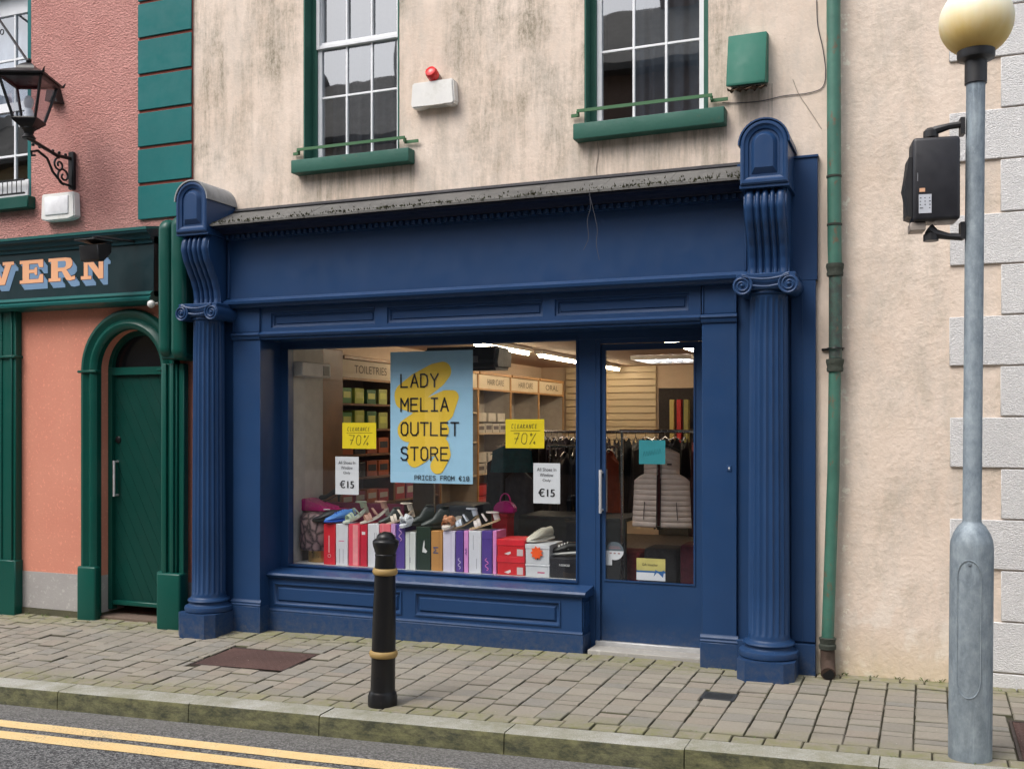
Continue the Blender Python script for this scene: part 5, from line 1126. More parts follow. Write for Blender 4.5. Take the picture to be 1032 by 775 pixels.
for z_, nm_ in ((1.50, 'upper'), (1.01, 'lower')):
    stock(3, z_, 4, .21, .28, .12, WB, 'white_shoe_box', '%s white shoe box at the bottom of the '+nm_+' hair care shelf', 'shoe box', 'white shoe boxes on the shelves', band=(.12, .10, .10))
    stock(4, z_, 4, .21, .28, .12, [(.16, .09, .18), (.46, .42, .36)], 'shelf_shoe_box', '%s shoe box on the '+nm_+' shelf of the second hair care bay', 'shoe box', 'shoe boxes on the far shelves', band=(.3, .28, .26))
    for i in range(3):
        y0 = BY+BW*3+.10+.3*i; o = obj('white_shoe_box', MB().box(SX-.3, SX-.03, y0, y0+.24, z_+.135, z_+.245, .003), pm('stock_white_shoe_box_0', WB[0], .5)); tag(o, '%s white shoe box stacked on top in the %s hair care shelf' % (ORD[i], nm_), 'shoe box', 'white shoe boxes on the shelves')
stock(3, .60, 3, .28, .28, .13, [(.45, .02, .02)], 'red_shoe_box', '%s red shoe box on the bottom hair care shelf', 'shoe box', 'red shoe boxes on the shelves', band=(.55, .1, .1))
for i in range(2):
    o = obj('red_shoe_box', MB().box(SX-.3, SX-.03, BY+BW*3+.12+i*.35, BY+BW*3+.40+i*.35, .74, .86, .003), pm('stock_red_shoe_box_0', (.45, .02, .02), .5)); tag(o, '%s upper red shoe box stacked on the bottom hair care shelf' % ORD[i], 'shoe box', 'red shoe boxes on the shelves')
# ---------------- shoes
def loftshoe(st, closed=True, n=12):
    """st: (x, halfwidth, zlow, zhigh)"""
    mb = MB(); V = []
    for x, w, z0, z1 in st:
        V.append([mb.bm.verts.new((x, w*math.cos(2*PI*k/n)*(1 if math.sin(2*PI*k/n) < .2 else .82), (z0+z1)/2+(z1-z0)/2*math.copysign(abs(math.sin(2*PI*k/n))**.6, math.sin(2*PI*k/n)))) for k in range(n)])
    for i in range(len(V)-1):
        for k in range(n): mb.bm.faces.new((V[i][k], V[i][(k+1) % n], V[i+1][(k+1) % n], V[i+1][k]))
    mb.bm.faces.new(V[0][::-1]); mb.bm.faces.new(V[-1]); return mb
def soleof(heel, L=.23, th=.012, lift=.0):
    mb = MB(); n = 16; T = []; B = []
    for i in range(n+1):
        u = i/n; x = -L/2+L*u; w = .026+.012*math.sin(PI*min(1, u*1.15))+(.012 if u > .55 else 0)*math.sin(PI*(u-.55)/.45) if u < .999 else .010
        w = max(w, .01)*(1 if u > .04 else .6); z = lift+heel*(max(0, 1-u/.62)**1.6 if heel else 0); T.append((x, w, z+th)); B.append((x, w, z))
    P = [[mb.bm.verts.new(q) for q in ((x, -w, z), (x, w, z), (x, w, z+th), (x, -w, z+th))] for (x, w, z) in B]
    for i in range(n):
        for k in range(4): mb.bm.faces.new((P[i][k], P[i][(k+1) % 4], P[i+1][(k+1) % 4], P[i+1][k]))
    mb.bm.faces.new(P[0][::-1]); mb.bm.faces.new(P[-1]); return mb
def strap(mb, x, w, h, z0, r=.005, dx=0):
    mb.grid(lambda u, v: (x+dx*math.sin(PI*v)+(u-.5)*r*3.4, -w*math.cos(PI*v), z0+h*math.sin(PI*v)), 1, 12)
def shoe(kind, cols, label, loc, rz_, pitch=0, sc_=1, cat='shoe'):
    t = thing(kind, label, cat, (0, 0, 0))
    A, B = [pm('shoe_'+kind+'_%02d%02d%02d' % tuple(int(v*99) for v in c), c, .45) for c in cols]
    if kind == 'trainer':
        obj('sole', loftshoe([(-.135, .02, 0, .028), (-.125, .036, 0, .034), (0, .036, 0, .03), (.08, .046, 0, .028), (.13, .036, .004, .026), (.15, .012, .012, .022)]), B, t)
        obj('upper', loftshoe([(-.13, .018, .03, .085), (-.12, .032, .025, .10), (-.07, .035, .025, .095), (-.03, .036, .025, .10), (.03, .04, .025, .082), (.09, .042, .022, .055), (.13, .03, .02, .042), (.143, .01, .02, .03)]), A, t)
        m_ = MB(); [strap(m_, -.02+.022*i, .034, .055-.006*i, .045, .003) for i in range(4)]; obj('laces', m_, B, t)
    elif kind == 'ankle_boot':
        obj('sole', soleof(.0, .25, .02), B, t)
        obj('upper', loftshoe([(-.12, .02, .01, .14), (-.115, .034, .01, .17), (-.05, .036, .01, .172), (-.025, .036, .01, .15), (.02, .036, .01, .085), (.08, .038, .01, .06), (.12, .02, .01, .04)]), A, t)
        obj('cuff', MB().lathe([(.038, 0), (.042, .012), (.036, .016)], (-.082, 0, .158), 18), A, t)
    elif kind == 'pump':
        obj('sole', soleof(.065, .22, .006), B, t); obj('heel', MB().lathe([(.008, 0), (.008, .03), (.018, .065)], (-.095, 0, 0), 12), A, t)
        obj('upper', loftshoe([(-.112, .016, .07, .13), (-.105, .026, .065, .135), (-.05, .028, .05, .09), (0, .03, .02, .055), (.05, .037, .008, .05), (.09, .03, .006, .04), (.112, .008, .006, .02)]), A, t)
    elif kind == 'slider':
        obj('sole', soleof(.012, .24, .022), B, t); m_ = MB().grid(lambda u, v: (.0+.085*u, -.046*math.cos(PI*v), .02+.052*math.sin(PI*v)), 4, 14); obj('strap', m_, A, t)
        m_ = MB(); [m_.sphere((.045+random.uniform(-.03, .03), random.uniform(-.035, .035), .065+random.uniform(-.008, .01)), .018, u=8, v=6) for _ in range(12)]; obj('trim', m_, A, t)
    else:  # sandal
        hl = .05 if kind == 'heeled_sandal' else .012
        obj('sole', soleof(hl, .23, .010), B, t)
        if kind == 'heeled_sandal': obj('heel', MB().box(-.115, -.085, -.018, .018, 0, .052, .004), B, t)
        m_ = MB(); strap(m_, .06, .042, .045, .01, .007); strap(m_, .035, .040, .05, .012, .006); strap(m_, -.02, .034, .06, .03, .004, .02)
        m_.tube([(-.035, -.034*math.cos(PI*2*i/14), .10+hl*.4+.0*i) if False else (-.075+.040*math.cos(2*PI*i/14), .034*math.sin(2*PI*i/14), hl+.065+.012*math.cos(2*PI*i/14)) for i in range(15)], .006, 6)
        m_.grid(lambda u, v: (-.075-.040*math.cos(PI*(v-.5)), .032*math.sin(PI*(v-.5)), hl*.9+.012+.05*u), 1, 10); obj('strap', m_, A, t)
    t.location = loc; t.rotation_euler = (0, pitch, rz_); t.scale = (sc_,)*3; return t
# ---------------- window display
tag(obj('display_plinth', MB().box(-4.889, -2.40, .302, .95, .06, .458, .003), pm('white_display_plinth', (.66, .65, .63), .5)), 'low white platform behind the shop window carrying the shoe boxes', 'platform')
PZ = .459; BT = .785; FYD = .34
def dbox(nm, px0, px1, col, label, top=528, y0=FYD, dep=.20, base=PZ, marks=None, lid=None, tilt=0, grp=None):
    x0, _ = at(px0, 500, y0); x1, z1 = at(px1, top, y0); x0 += .002; x1 -= .002; z1 = at((px0+px1)/2, top, y0)[1]
    t = thing(nm, label, 'shoe box', ((x0+x1)/2, y0+dep/2, base), grp)
    obj('carton', MB().box(x0, x1, y0, y0+dep, base, z1, .003), pm('card_%02d%02d%02d' % tuple(int(v*99) for v in col), col, .45, var=.05), t)
    if marks:
        for mk in marks:
            k_, c_ = mk[0], mk[1]; m_ = MB(); w_ = x1-x0; h_ = z1-base; yy = y0-.001
            if k_ == 'text':
                textmb(mk[2], (x0+w_*mk[3], yy, base+h_*mk[5]), (1, 0, 0), (0, 0, 1), w_*(mk[4]-mk[3]), h_*(mk[6]-mk[5]), m_)
            elif k_ == 'vtext':
                textmb(mk[2], (x0+w_*mk[4], yy, base+h_*mk[5]), (0, 0, 1), (-1, 0, 0), h_*(mk[6]-mk[5]), w_*(mk[4]-mk[3]), m_)
            elif k_ == 'rect': m_.box(x0+w_*mk[2], x0+w_*mk[3], yy, y0-.0002, base+h_*mk[4], base+h_*mk[5])
            elif k_ == 'ring': m_.tube([(x0+w_*(mk[2]+mk[4]*math.cos(i*PI/8)), yy, base+h_*mk[3]+w_*mk[4]*math.sin(i*PI/8)) for i in range(17)], .0025, 5)
            elif k_ == 'poly': m_.prism([(x0+w_*a, base+h_*c2) for a, c2 in mk[2]], yy, y0-.0002)
            elif k_ == 'squig': m_.tube([(x0+w_*(.5+.16*math.sin(i*.9)), yy, base+h_*(mk[2]+(mk[3]-mk[2])*i/14)) for i in range(15)], .0035, 5)
            obj('print', m_, pm('print_%02d%02d%02d' % tuple(int(v*99) for v in c_), c_, .5), t, smooth=0)
    if lid: obj('lid', MB().box(x0-.003, x1+.003, y0-.004, y0+dep+.003, z1-lid[1], z1+.003, .003), pm('lid_%02d%02d%02d' % tuple(int(v*99) for v in lid[0]), lid[0], .45), t)
    return t
W8 = (.70, .70, .75); GR_ = (.25, .25, .30); RED = (.66, .012, .03); PNK = (.78, .07, .12); PUR = (.085, .045, .27); LIL = (.60, .34, .62)
dbox('shoe_box', 326, 338, RED, 'bright red upright box with white vertical print beside the snake print stool', marks=[('rect', (.8, .35, .35), .42, .52, .30, .72), ('ring', (.8, .4, .4), .5, .22, .12)])
dbox('shoe_box', 338.3, 350.7, W8, 'pale lilac white upright box with a pink line between two red boxes', marks=[('rect', GR_, .3, .33, .05, .4), ('rect', GR_, .6, .63, .05, .4), ('rect', (.7, .15, .3), .25, .7, .58, .60)])
dbox('shoe_box', 351, 362.5, PNK, 'pinkish red upright box left of the crimson box', marks=[('rect', (.85, .30, .32), .40, .85, .02, .98)])  # lighter strip paints the shading of the carton's fold
dbox('shoe_box', 362.8, 370, (.55, .012, .04), 'narrow crimson upright box with a small white mark near its top', marks=[('rect', (.8, .7, .7), .25, .75, .75, .82)])
dbox('shoe_box', 370.5, 382, W8, 'white upright box with faint grey writing left of the bollard top', marks=[('rect', GR_, .6, .64, .35, .8), ('rect', GR_, .8, .82, .35, .8)])
dbox('shoe_box', 382.3, 393.5, (.80, .16, .20), 'coral pink upright box partly behind the bollard top', marks=[('rect', (.85, .35, .38), .3, .34, 0, 1)])
dbox('shoe_box', 393.7, 398.5, LIL, 'thin lilac upright box right of the coral pink box')
dbox('shoe_box', 399, 408, PUR, 'purple upright box with lilac monogram just right of the bollard', marks=[('squig', LIL, .62, .92)])
dbox('shoe_box', 408.3, 419, (.66, .68, .66), 'white upright box with tiny grey text between purple and dark green boxes', top=536, marks=[('rect', GR_, .40, .44, 0, 1), ('rect', GR_, .45, .5, .18, .32)])
dbox('shoe_box', 419.3, 434, (.012, .03, .02), 'black green upright box with a white animal silhouette', top=531, marks=[('poly', (.7, .7, .7), [(.42, .42), (.50, .62), (.56, .70), (.60, .62), (.57, .52), (.78, .44), (.68, .40)])])
dbox('shoe_box', 434.3, 446, (.50, .24, .07), 'tan brown upright box marked with a dark letter', top=535, marks=[('vtext', (.05, .08, .2), 'M', .2, .65, .44, .60), ('rect', (.40, .18, .05), .7, .73, 0, 1)])
dbox('shoe_box', 446.3, 458.7, (.66, .62, .76), 'lilac white upright box with no print right of the tan box', top=535, marks=[('rect', (.45, .42, .6), .66, .69, 0, 1)])
dbox('shoe_box', 459, 467, PUR, 'purple upright box with pale monogram low down in the middle of the window', top=535, marks=[('squig', (.6, .5, .75), .08, .34)])
dbox('shoe_box', 467.3, 472, (.70, .28, .62), 'thin orchid pink upright box with dark lettering', top=535, marks=[('vtext', (.15, .05, .25), 'AR', .25, .75, .42, .60)])
dbox('shoe_box', 472.3, 485, (.68, .68, .74), 'white upright box with thin grey writing between pink and purple boxes', top=535, marks=[('rect', GR_, .35, .38, .55, .9), ('rect', GR_, .62, .66, .1, .35)])
dbox('shoe_box', 485.3, 496, PUR, 'purple upright box with pink monogram left of the red box stack', top=535, marks=[('squig', (.75, .2, .55), .08, .36), ('rect', (.05, .02, .2), 0, 1, .80, .815)])
dbox('shoe_box', 496.3, 500.5, (.72, .25, .55), 'thin hot pink upright box against the red box stack', top=535)
for i, (tp, bt_) in enumerate(((561, None), (544, 561))):
    zb_ = PZ if bt_ is None else at(514, 561, FYD)[1]+.004
    dbox('flat_shoe_box', 501, 529, (.60, .012, .02), ('lower', 'upper')[i]+' red lidded shoe box with white sports mark in the window', top=tp, base=zb_, dep=.26, lid=((.66, .015, .03), .045), marks=[('poly', (.8, .7, .7), [(.25, .15), (.48, .30), (.50, .18), (.40, .08)]), ('rect', (.6, .5, .5), .72, .94, .05, .45)])
for i, (tp, bt_) in enumerate(((569, None), (549, 569))):
    zb_ = PZ if bt_ is None else at(541, 569, FYD)[1]+.004
    t = dbox('flat_shoe_box', 529.5, 554, (.62, .63, .66), ('lower', 'upper')[i]+' white shoe box under the grey shoe'+('' if i else ' at the bottom'), top=tp, base=zb_, dep=.30, lid=((.66, .67, .70), .03 if i else .012), marks=[('rect', (.5, .1, .2), .5, .8, .3, .42)] if not i else [('poly', (.02, .02, .02), [(.42, .35), (.50, .22), (.58, .35)])])
x_, z_ = at(541, 557, FYD-.006); st = MB().prism([(x_+(.052 if i % 2 else .036)*math.cos(i*PI/9), z_+(.052 if i % 2 else .036)*math.sin(i*PI/9)) for i in range(18)], FYD-.012, FYD-.0085)
tag(obj('price_star', st, pm('neon_orange_card', (.95, .10, .01), .6)), 'neon orange star sticker on the front of the white shoe box', 'sticker')
dbox('flat_shoe_box', 554.3, 581, (.015, .015, .02), 'flat black shoe box with small white lettering at the right end of the window', top=563, dep=.26, lid=((.018, .018, .024), .04), marks=[('text', (.7, .7, .7), 'Rebecca', .35, .75, .62, .78)])
zz = lambda px, py: at(px, py, FYD+.08)
def onbox(kind, cols, label, px, py, rz_, pitch=0, sc_=1, dy=.09, zz_=None):
    pitch = pitch or (R_(15) if 'sandal' in kind or kind == 'slider' else R_(3)); x_ = ax(px, FYD+dy); z_ = zz_ if zz_ is not None else at(px, py, FYD+dy)[1]; return shoe(kind, cols, label, (x_, FYD+dy, z_+.125*math.sin(pitch)*sc_), rz_, pitch, sc_)
zt1 = at(350, 528, FYD)[1]+.001; zt2 = at(470, 535, FYD)[1]+.001
R_ = math.radians
onbox('trainer', [(.02, .02, .03), (.03, .03, .03)], 'black flat shoe on the red box by the snake print stool', 332, 0, R_(215), zz_=zt1, sc_=.95)
onbox('trainer', [(.10, .28, .72), (.03, .12, .6)], 'bright blue trainer on the pale upright box', 344, 0, R_(235), zz_=zt1)
onbox('heeled_sandal', [(.55, .66, .52), (.62, .68, .58)], 'pale green heeled sandal on the pinkish red box', 359, 0, R_(238), zz_=zt1, sc_=1.05)
onbox('heeled_sandal', [(.62, .36, .28), (.75, .70, .62)], 'bronze strappy heeled sandal on the white box left of the bollard', 378, 0, R_(222), zz_=zt1, sc_=1.1)
onbox('ankle_boot', [(.02, .03, .03), (.02, .02, .02)], 'black low boot above the coral pink box', 393, 0, R_(215), zz_=zt1, sc_=.75)
onbox('heeled_sandal', [(.72, .62, .52), (.62, .48, .36)], 'beige ankle strap sandal on the purple box beside the bollard', 404, 0, R_(210), zz_=zt1, sc_=1.05)
onbox('slider', [(.68, .70, .74), (.70, .72, .76)], 'white fluffy slider tipped over the white box', 415, 0, R_(245), R_(14), zz_=at(415, 536, FYD)[1]+.03, dy=.06, sc_=.95)
onbox('ankle_boot', [(.018, .022, .022), (.02, .02, .02)], 'black ankle boot on the black green box, left of the pair', 425, 0, R_(215), zz_=at(426, 531, FYD)[1]+.001, sc_=.9)
onbox('ankle_boot', [(.018, .022, .022), (.02, .02, .02)], 'black ankle boot above the tan box, right of the pair', 439, 0, R_(205), zz_=zt2, sc_=.95)
onbox('slider', [(.56, .25, .13), (.75, .68, .62)], 'tan fluffy pompom slider on the lilac white box', 456, 0, R_(262), zz_=zt2)
onbox('heeled_sandal', [(.55, .60, .70), (.35, .25, .15)], 'silver strapped sandal on the purple box in the middle', 470, 0, R_(195), zz_=zt2)
onbox('flat_sandal', [(.70, .62, .60), (.58, .42, .25)], 'pale strapped flat sandal on the purple box beside the red stack', 489, 0, R_(200), zz_=zt2, sc_=1.1)
onbox('trainer', [(.60, .57, .48), (.66, .64, .58)], 'grey beige trainer on the upper white shoe box', 545, 0, R_(248), zz_=at(541, 549, FYD)[1]+.006, dy=.16)
onbox('trainer', [(.015, .015, .015), (.66, .66, .64)], 'black trainer with white sole on the flat black box', 570, 0, R_(200), zz_=at(567, 563, FYD)[1]+.004, dy=.14, sc_=1.0)
# stool, bags
xs0, xs1 = ax(297, .36), ax(330, .40); xm = (xs0+xs1)/2; ym = .52
t = thing('stool', 'round snake print fabric stool on a gold foot at the left of the display', 'stool', (xm, ym, PZ)); rr = .165
obj('base', MB().lathe([(.10, 0), (.10, .095)], (xm, ym, PZ), 28), pm('brushed_gold', (.62, .40, .14), .3, .9), t)
obj('seat', MB().lathe([(rr-.01, .10), (rr, .115), (rr, .37), (rr-.02, .40), (.05, .415)], (xm, ym, PZ), 36), SNAKE, t)
zt0 = PZ+.416
t = thing('clutch_bag', 'shiny magenta folded bag lying on the snake print stool', 'handbag', (xm+.02, .55, zt0)); b = MB().prism([(-.16, 0), (.22, 0), (.22, .02), (.10, .028), (-.02, .06), (-.10, .10), (-.16, .105)], -.08, .10, lambda u, w_, h: (xm+u, .55+h, zt0+w_)); bmesh.ops.bevel(b.bm, geom=list(b.bm.edges), offset=.008, segments=2, affect='EDGES'); obj('body', b, pm('magenta_leather', (.45, .015, .16), .25), t)
obj('clasp', MB().box(xm+.07, xm+.13, .455, .468, zt0+.016, zt0+.026, .003), pm('white_clasp', (.75, .72, .75), .3), t)
tag(obj('backing_board', MB().box(-4.86, -4.10, .80, .83, PZ, .93, .003), pm('deep_magenta_board', (.16, .012, .05), .5)), 'dark magenta board standing behind the snake print stool', 'board')
x_, z_ = at(318, 499, .62); shoe('pump', [(.012, .012, .014), (.01, .01, .01)], 'black pump standing on top of the magenta board', (x_, .79, .932), R_(200), 0, 1.15)
x0, zt_ = at(496, 521, .75); x1, _ = at(511, 521, .75); t = thing('gift_box', 'tall bright red box behind the thin pink box in the display', 'box', ((x0+x1)/2, .82, PZ)); obj('carton', MB().box(x0, x1, .75, .90, PZ, zt_, .003), pm('bright_red_card', (.50, .01, .03), .4), t)
obj('lid', MB().box(x0-.004, x1+.004, .745, .905, zt_+.001, zt_+.03, .003), pm('bright_red_card', (.50, .01, .03), .4), t)
zt_ += .032; xc = (x0+x1)/2+.02; t = thing('handbag', 'small hot pink handbag with round handle on the tall red box', 'handbag', (xc, .82, zt_)); b = MB().prism([(-.085, 0), (.085, 0), (.095, .03), (.07, .075), (.03, .095), (-.03, .095), (-.07, .075), (-.095, .03)], .78, .86, lambda u, w_, h: (xc+u, h, zt_+w_)); bmesh.ops.bevel(b.bm, geom=list(b.bm.edges), offset=.01, segments=2, affect='EDGES'); obj('body', b, pm('hot_pink_leather', (.62, .015, .28), .3), t)
obj('handle', MB().tube([(xc+.045*math.cos(a), .82, zt_+.09+.065*math.sin(a)) for a in [PI*i/12 for i in range(13)]], .006, 8), pm('hot_pink_leather', (.62, .015, .28), .3), t)
x0, x1 = ax(511, 1.0), ax(560, 1.0); tag(obj('low_table', MB().box(x0, -2.3, 1.25, 1.30, .03, .80, .004).box(x0, -2.3, 1.25, 1.8, .80, .83, .004), pm('dark_grey_table', (.05, .055, .065), .6)), 'dark grey low table behind the shoe boxes', 'table')
tag(obj('storage_crate', MB().box(ax(438, 1.3), ax(478, 1.3), 1.3, 1.7, .03, .90, .03, seg=2), pm('blue_grey_crate', (.06, .075, .10), .5)), 'dark blue grey crate behind the display under the poster', 'crate')
tag(obj('door_panel', MB().box(ax(416, 2.0), ax(437, 2.0), 2.0, 2.04, .03, 1.9, .004), pm('beige_door_panel', (.32, .27, .20), .6)), 'beige upright panel seen under the blue poster', 'panel')
# ceiling heater
x0, zt_ = at(428, 352, .55); x1, zb_ = at(504, 373, .55)
t = thing('air_curtain', 'black rounded heater unit hanging above the poster inside the window', 'heater', ((x0+x1)/2, .6, zt_)); zc = (zt_+zb_)/2
b = MB().prism([(.50, zb_), (.80, zb_+.01), (.82, zt_), (.52, zt_+.01), (.47, zb_+.06)], x0, x1, lambda u, w_, h: (h, u, w_)); bmesh.ops.bevel(b.bm, geom=list(b.bm.edges), offset=.025, segments=3, affect='EDGES'); obj('case', b, BLK, t)
obj('plate', MB().box(x1-.22, x1-.16, .462, .485, zb_+.06, zb_+.11), pm('grey_rating_plate', (.2, .2, .22), .5), t)
# clothes rails
CHR = pm('chrome_rail', (.5, .5, .52), .25, 1.0)
def rail(xa, xb, y, z, label):
    t = thing('clothes_rail', label, 'clothes rail', ((xa+xb)/2, y, IZ0)); obj('bar', MB().tube([(xa, y, z), (xb, y, z)], .013, 10), CHR, t)
    for x in (xa+.02, xb-.02): obj('stand', MB().tube([(x, y, IZ0), (x, y, z)], .012, 8).box(x-.015, x+.015, y-.25, y+.25, IZ0, IZ0+.03, .004), CHR, t)
def garment(loc, rz_, W, L, col, label, kind='jacket', seed=0, group=None, th=.045):
    rnd = random.Random(seed); t = thing(kind, label, kind.replace('_', ' '), loc, group); X, Y, Z = loc
    def f_(u, v, s):
        z = -.03-L*v; hw = W/2*(min(1, .35+v*9) if v < .08 else 1)*(1+.10*v); a = (u-.5)*2
        drop = .06*abs(a)**1.6 if v < .3 else .06*abs(a)**1.6*max(0, 1-(v-.3)*2)
        d = th*math.sqrt(max(0, 1-a*a))*(.6+.7*v)+.012*math.sin(a*9+seed+v*2)*v
        return (X+math.cos(rz_)*a*hw-math.sin(rz_)*s*d, Y+math.sin(rz_)*a*hw+math.cos(rz_)*s*d, Z+z-drop)
    m_ = MB().grid(lambda u, v: f_(u, v, 1), 12, 12).grid(lambda u, v: f_(u, v, -1), 12, 12); obj('body', m_, pm('cloth_%02d%02d%02d' % tuple(int(v*99) for v in col), col, .85, var=.2, scale=14), t)
    obj('hanger', MB().tube([(X-math.cos(rz_)*W*.4, Y-math.sin(rz_)*W*.4, Z-.06), (X, Y, Z-.02), (X+math.cos(rz_)*W*.4, Y+math.sin(rz_)*W*.4, Z-.06)], .005, 6).tube([(X, Y, Z-.02), (X, Y, Z+.03), (X+.01, Y+.01, Z+.05)], .003, 6), CHR, t); return t
rail(-3.95, -3.15, 3.0, 1.53, 'clothes rail of dark jackets behind the right part of the window'); rail(-3.08, -1.55, 3.0, 1.53, 'long clothes rail of dark jackets seen through the door glass')
cols = [(.015, .015, .02), (.02, .02, .035), (.03, .02, .035), (.012, .012, .012), (.045, .04, .045), (.02, .012, .03)]
cn = {0: 'black', 1: 'navy', 2: 'plum black', 3: 'jet black', 4: 'charcoal', 5: 'dark violet'}
for i in range(12): garment((-3.88+.062*i, 3.0, 1.50), PI/2+R_(random.uniform(-8, 8)), .46, random.uniform(.62, .8), cols[i % 6], '%s jacket, %s from the left on the rail behind the window' % (cn[i % 6], ORD[i]), 'jacket', i, 'jackets on the rails')
for i in range(14):
    c_ = cols[(i*5+2) % 6] if i not in (3, 9) else ((.16, .02, .03) if i == 9 else (.12, .12, .13)); n_ = cn[(i*5+2) % 6] if i not in (3, 9) else ('dark red' if i == 9 else 'grey')
    garment((-2.98+.098*i, 3.0, 1.50), PI/2+R_(random.uniform(-14, 14)), .48, random.uniform(.62, .95), c_, '%s jacket, %s from the left on the rail behind the door' % (n_, ORD[i]), 'jacket', 40+i, 'jackets on the rails')
x_, z_ = at(618, 450, 1.9); garment((x_-.04, 1.9, z_), R_(-40), .30, .62, (.40, .07, .025), 'orange red jacket hanging at the left edge of the door glass', 'coat', 5)
x_, z_ = at(516, 440, 1.7); garment((x_, 1.7, z_-.02), R_(8), .36, .27, (.015, .14, .17), 'teal top on a hanger behind the right yellow card', 'top', 8)
x_, z_ = at(522, 466, 1.75); garment((x_, 1.78, z_), R_(5), .26, .75, (.10, .11, .13), 'grey skirt hanging under the teal top', 'skirt', 9); x_, z_ = at(503, 452, 2.0); garment((x_, 2.05, z_), R_(20), .26, .55, (.012, .012, .014), 'black top hanging left of the teal top', 'top', 10)
rail(-3.30, -2.62, 2.15, 1.40, 'short clothes rail of mixed tops low behind the price notice')
for i, (c_, n_) in enumerate((((.03, .03, .04), 'black'), ((.14, .13, .13), 'grey marl'), ((.02, .03, .06), 'navy'), ((.20, .03, .07), 'burgundy'), ((.04, .035, .04), 'charcoal'), ((.22, .20, .19), 'stone grey'), ((.015, .015, .02), 'jet black'))):
    garment((-3.22+.085*i, 2.15, 1.37), PI/2+R_(random.uniform(-20, 20)), .42, random.uniform(.5, .75), c_, n_+' top on the short rail behind the right price notice', 'top', 70+i, 'tops on the short rail')
# beige quilted gilet
x_, z_ = at(667, 455, 1.2); X, Y, Z = x_+.0, 1.2, 1.42; L_ = .64
t = thing('gilet', 'beige quilted sleeveless gilet hanging behind the door glass', 'gilet', (X, Y, Z)); GM = pm('beige_quilted_nylon', (.82, .68, .62), .5); 
def gil(a0, a1, s):
    def f(u, v):
        a = a0+(a1-a0)*u; z = Z-L_*v
        if v < .42: hw = .135+.02*(1-v/.42) if v > .05 else .15; hw = .145 if v < .34 else .145+(.225-.145)*((v-.34)/.08)**.7
        else: hw = .225+.03*(v-.42)
        puff = .010*abs(math.sin(v*PI*15))**.5; d = (.055*math.sqrt(max(0, 1-a*a))+puff)*s; dz = .05*abs(a)**1.5*max(0, 1-v*3)
        return (X+a*hw, Y-d, z-dz)
    return f
b = MB().grid(gil(-1, -.12, 1), 10, 120); b2 = MB().grid(gil(.02, 1, 1), 10, 120); obj('front_panel', b, GM, t, smooth=60); obj('front_panel', b2, GM, t, smooth=60)
obj('back_panel', MB().grid(gil(-1, 1, -.6), 14, 120), GM, t, smooth=60)
obj('lining', MB().grid(lambda u, v: (X-.03+.04*u, Y-.03, Z-.03-(L_-.04)*v), 2, 2), pm('dark_red_lining', (.10, .012, .02), .8), t)
m_ = MB()
for a in (-.52, .55): m_.tube([(X+a*.24, Y-.062, Z-L_*.68), (X+a*.26, Y-.064, Z-L_*.9)], .003, 5)
m_.tube([(X+.012, Y-.068, Z-.05), (X+.006, Y-.075, Z-L_)], .003, 5); m_.tube([(X-.02, Y-.065, Z-.05), (X-.028, Y-.07, Z-L_)], .003, 5); obj('zip', m_, BLK, t)
obj('badge', MB().box(X+.06, X+.095, Y-.075, Y-.062, Z-.14, Z-.128), BLK, t); obj('hanger', MB().tube([(X-.15, Y, Z-.03), (X, Y, Z+.03), (X+.15, Y, Z-.03)], .008, 8).tube([(X, Y, Z+.03), (X, Y, Z+.12)], .003, 6), BLK, t)
tag(obj('garment_stand', MB().tube([(X-.35, Y, 1.55), (X+.4, Y, 1.55)], .012, 8).tube([(X+.38, Y, IZ0), (X+.38, Y, 1.55)], .012, 8).tube([(X-.33, Y, IZ0), (X-.33, Y, 1.55)], .012, 8), CHR), 'slim metal stand carrying the beige gilet inside the door', 'clothes rail')
for i, (a, c, col, n_) in enumerate(((-.36, .25, (.20, .015, .02), 'dark red folded jumper'), (-.05, .30, (.03, .03, .035), 'black folded jumper'), (.25, .26, (.10, .012, .03), 'wine red folded jumper'))):
    tag(obj('folded_jumper', MB().box(X+a-.14, X+a+.14, 1.35, 1.65, IZ0, .55+.04*i, .03, seg=3), pm('knit_%d' % i, col, .9, var=.3, scale=30)), n_+' stack low behind the door glass', 'clothes', 'folded clothes inside the door')
# back shelf seen through the door
for i, c in enumerate(((.50, .38, .12), (.45, .02, .02), (.30, .26, .08))):
    x_ = -3.36+.10*i; tag(obj('hanging_item', MB().box(x_, x_+.06, 7.3, 7.42, 1.35, 1.95, .004), pm('bright_item_%d' % i, c, .6)), ('mustard', 'bright red', 'olive')[i]+' packet strip hanging near the back wall', 'packet')
tag(obj('back_door_opening', MB().box(-3.58, -1.9, 7.56, 7.598, .03, 2.12, .004), pm('dark_doorway_paint', (.03, .022, .02), .8)), 'dark panelled door in the back wall right of the slatwall', 'door')
tag(obj('till_shelf', MB().box(-2.9, -1.0, 7.2, 7.597, 1.2, 1.24).box(-2.9, -1.0, 7.2, 7.597, 1.7, 1.74), WOODP), 'pale wooden shelves on the back wall at the right', 'shelves')

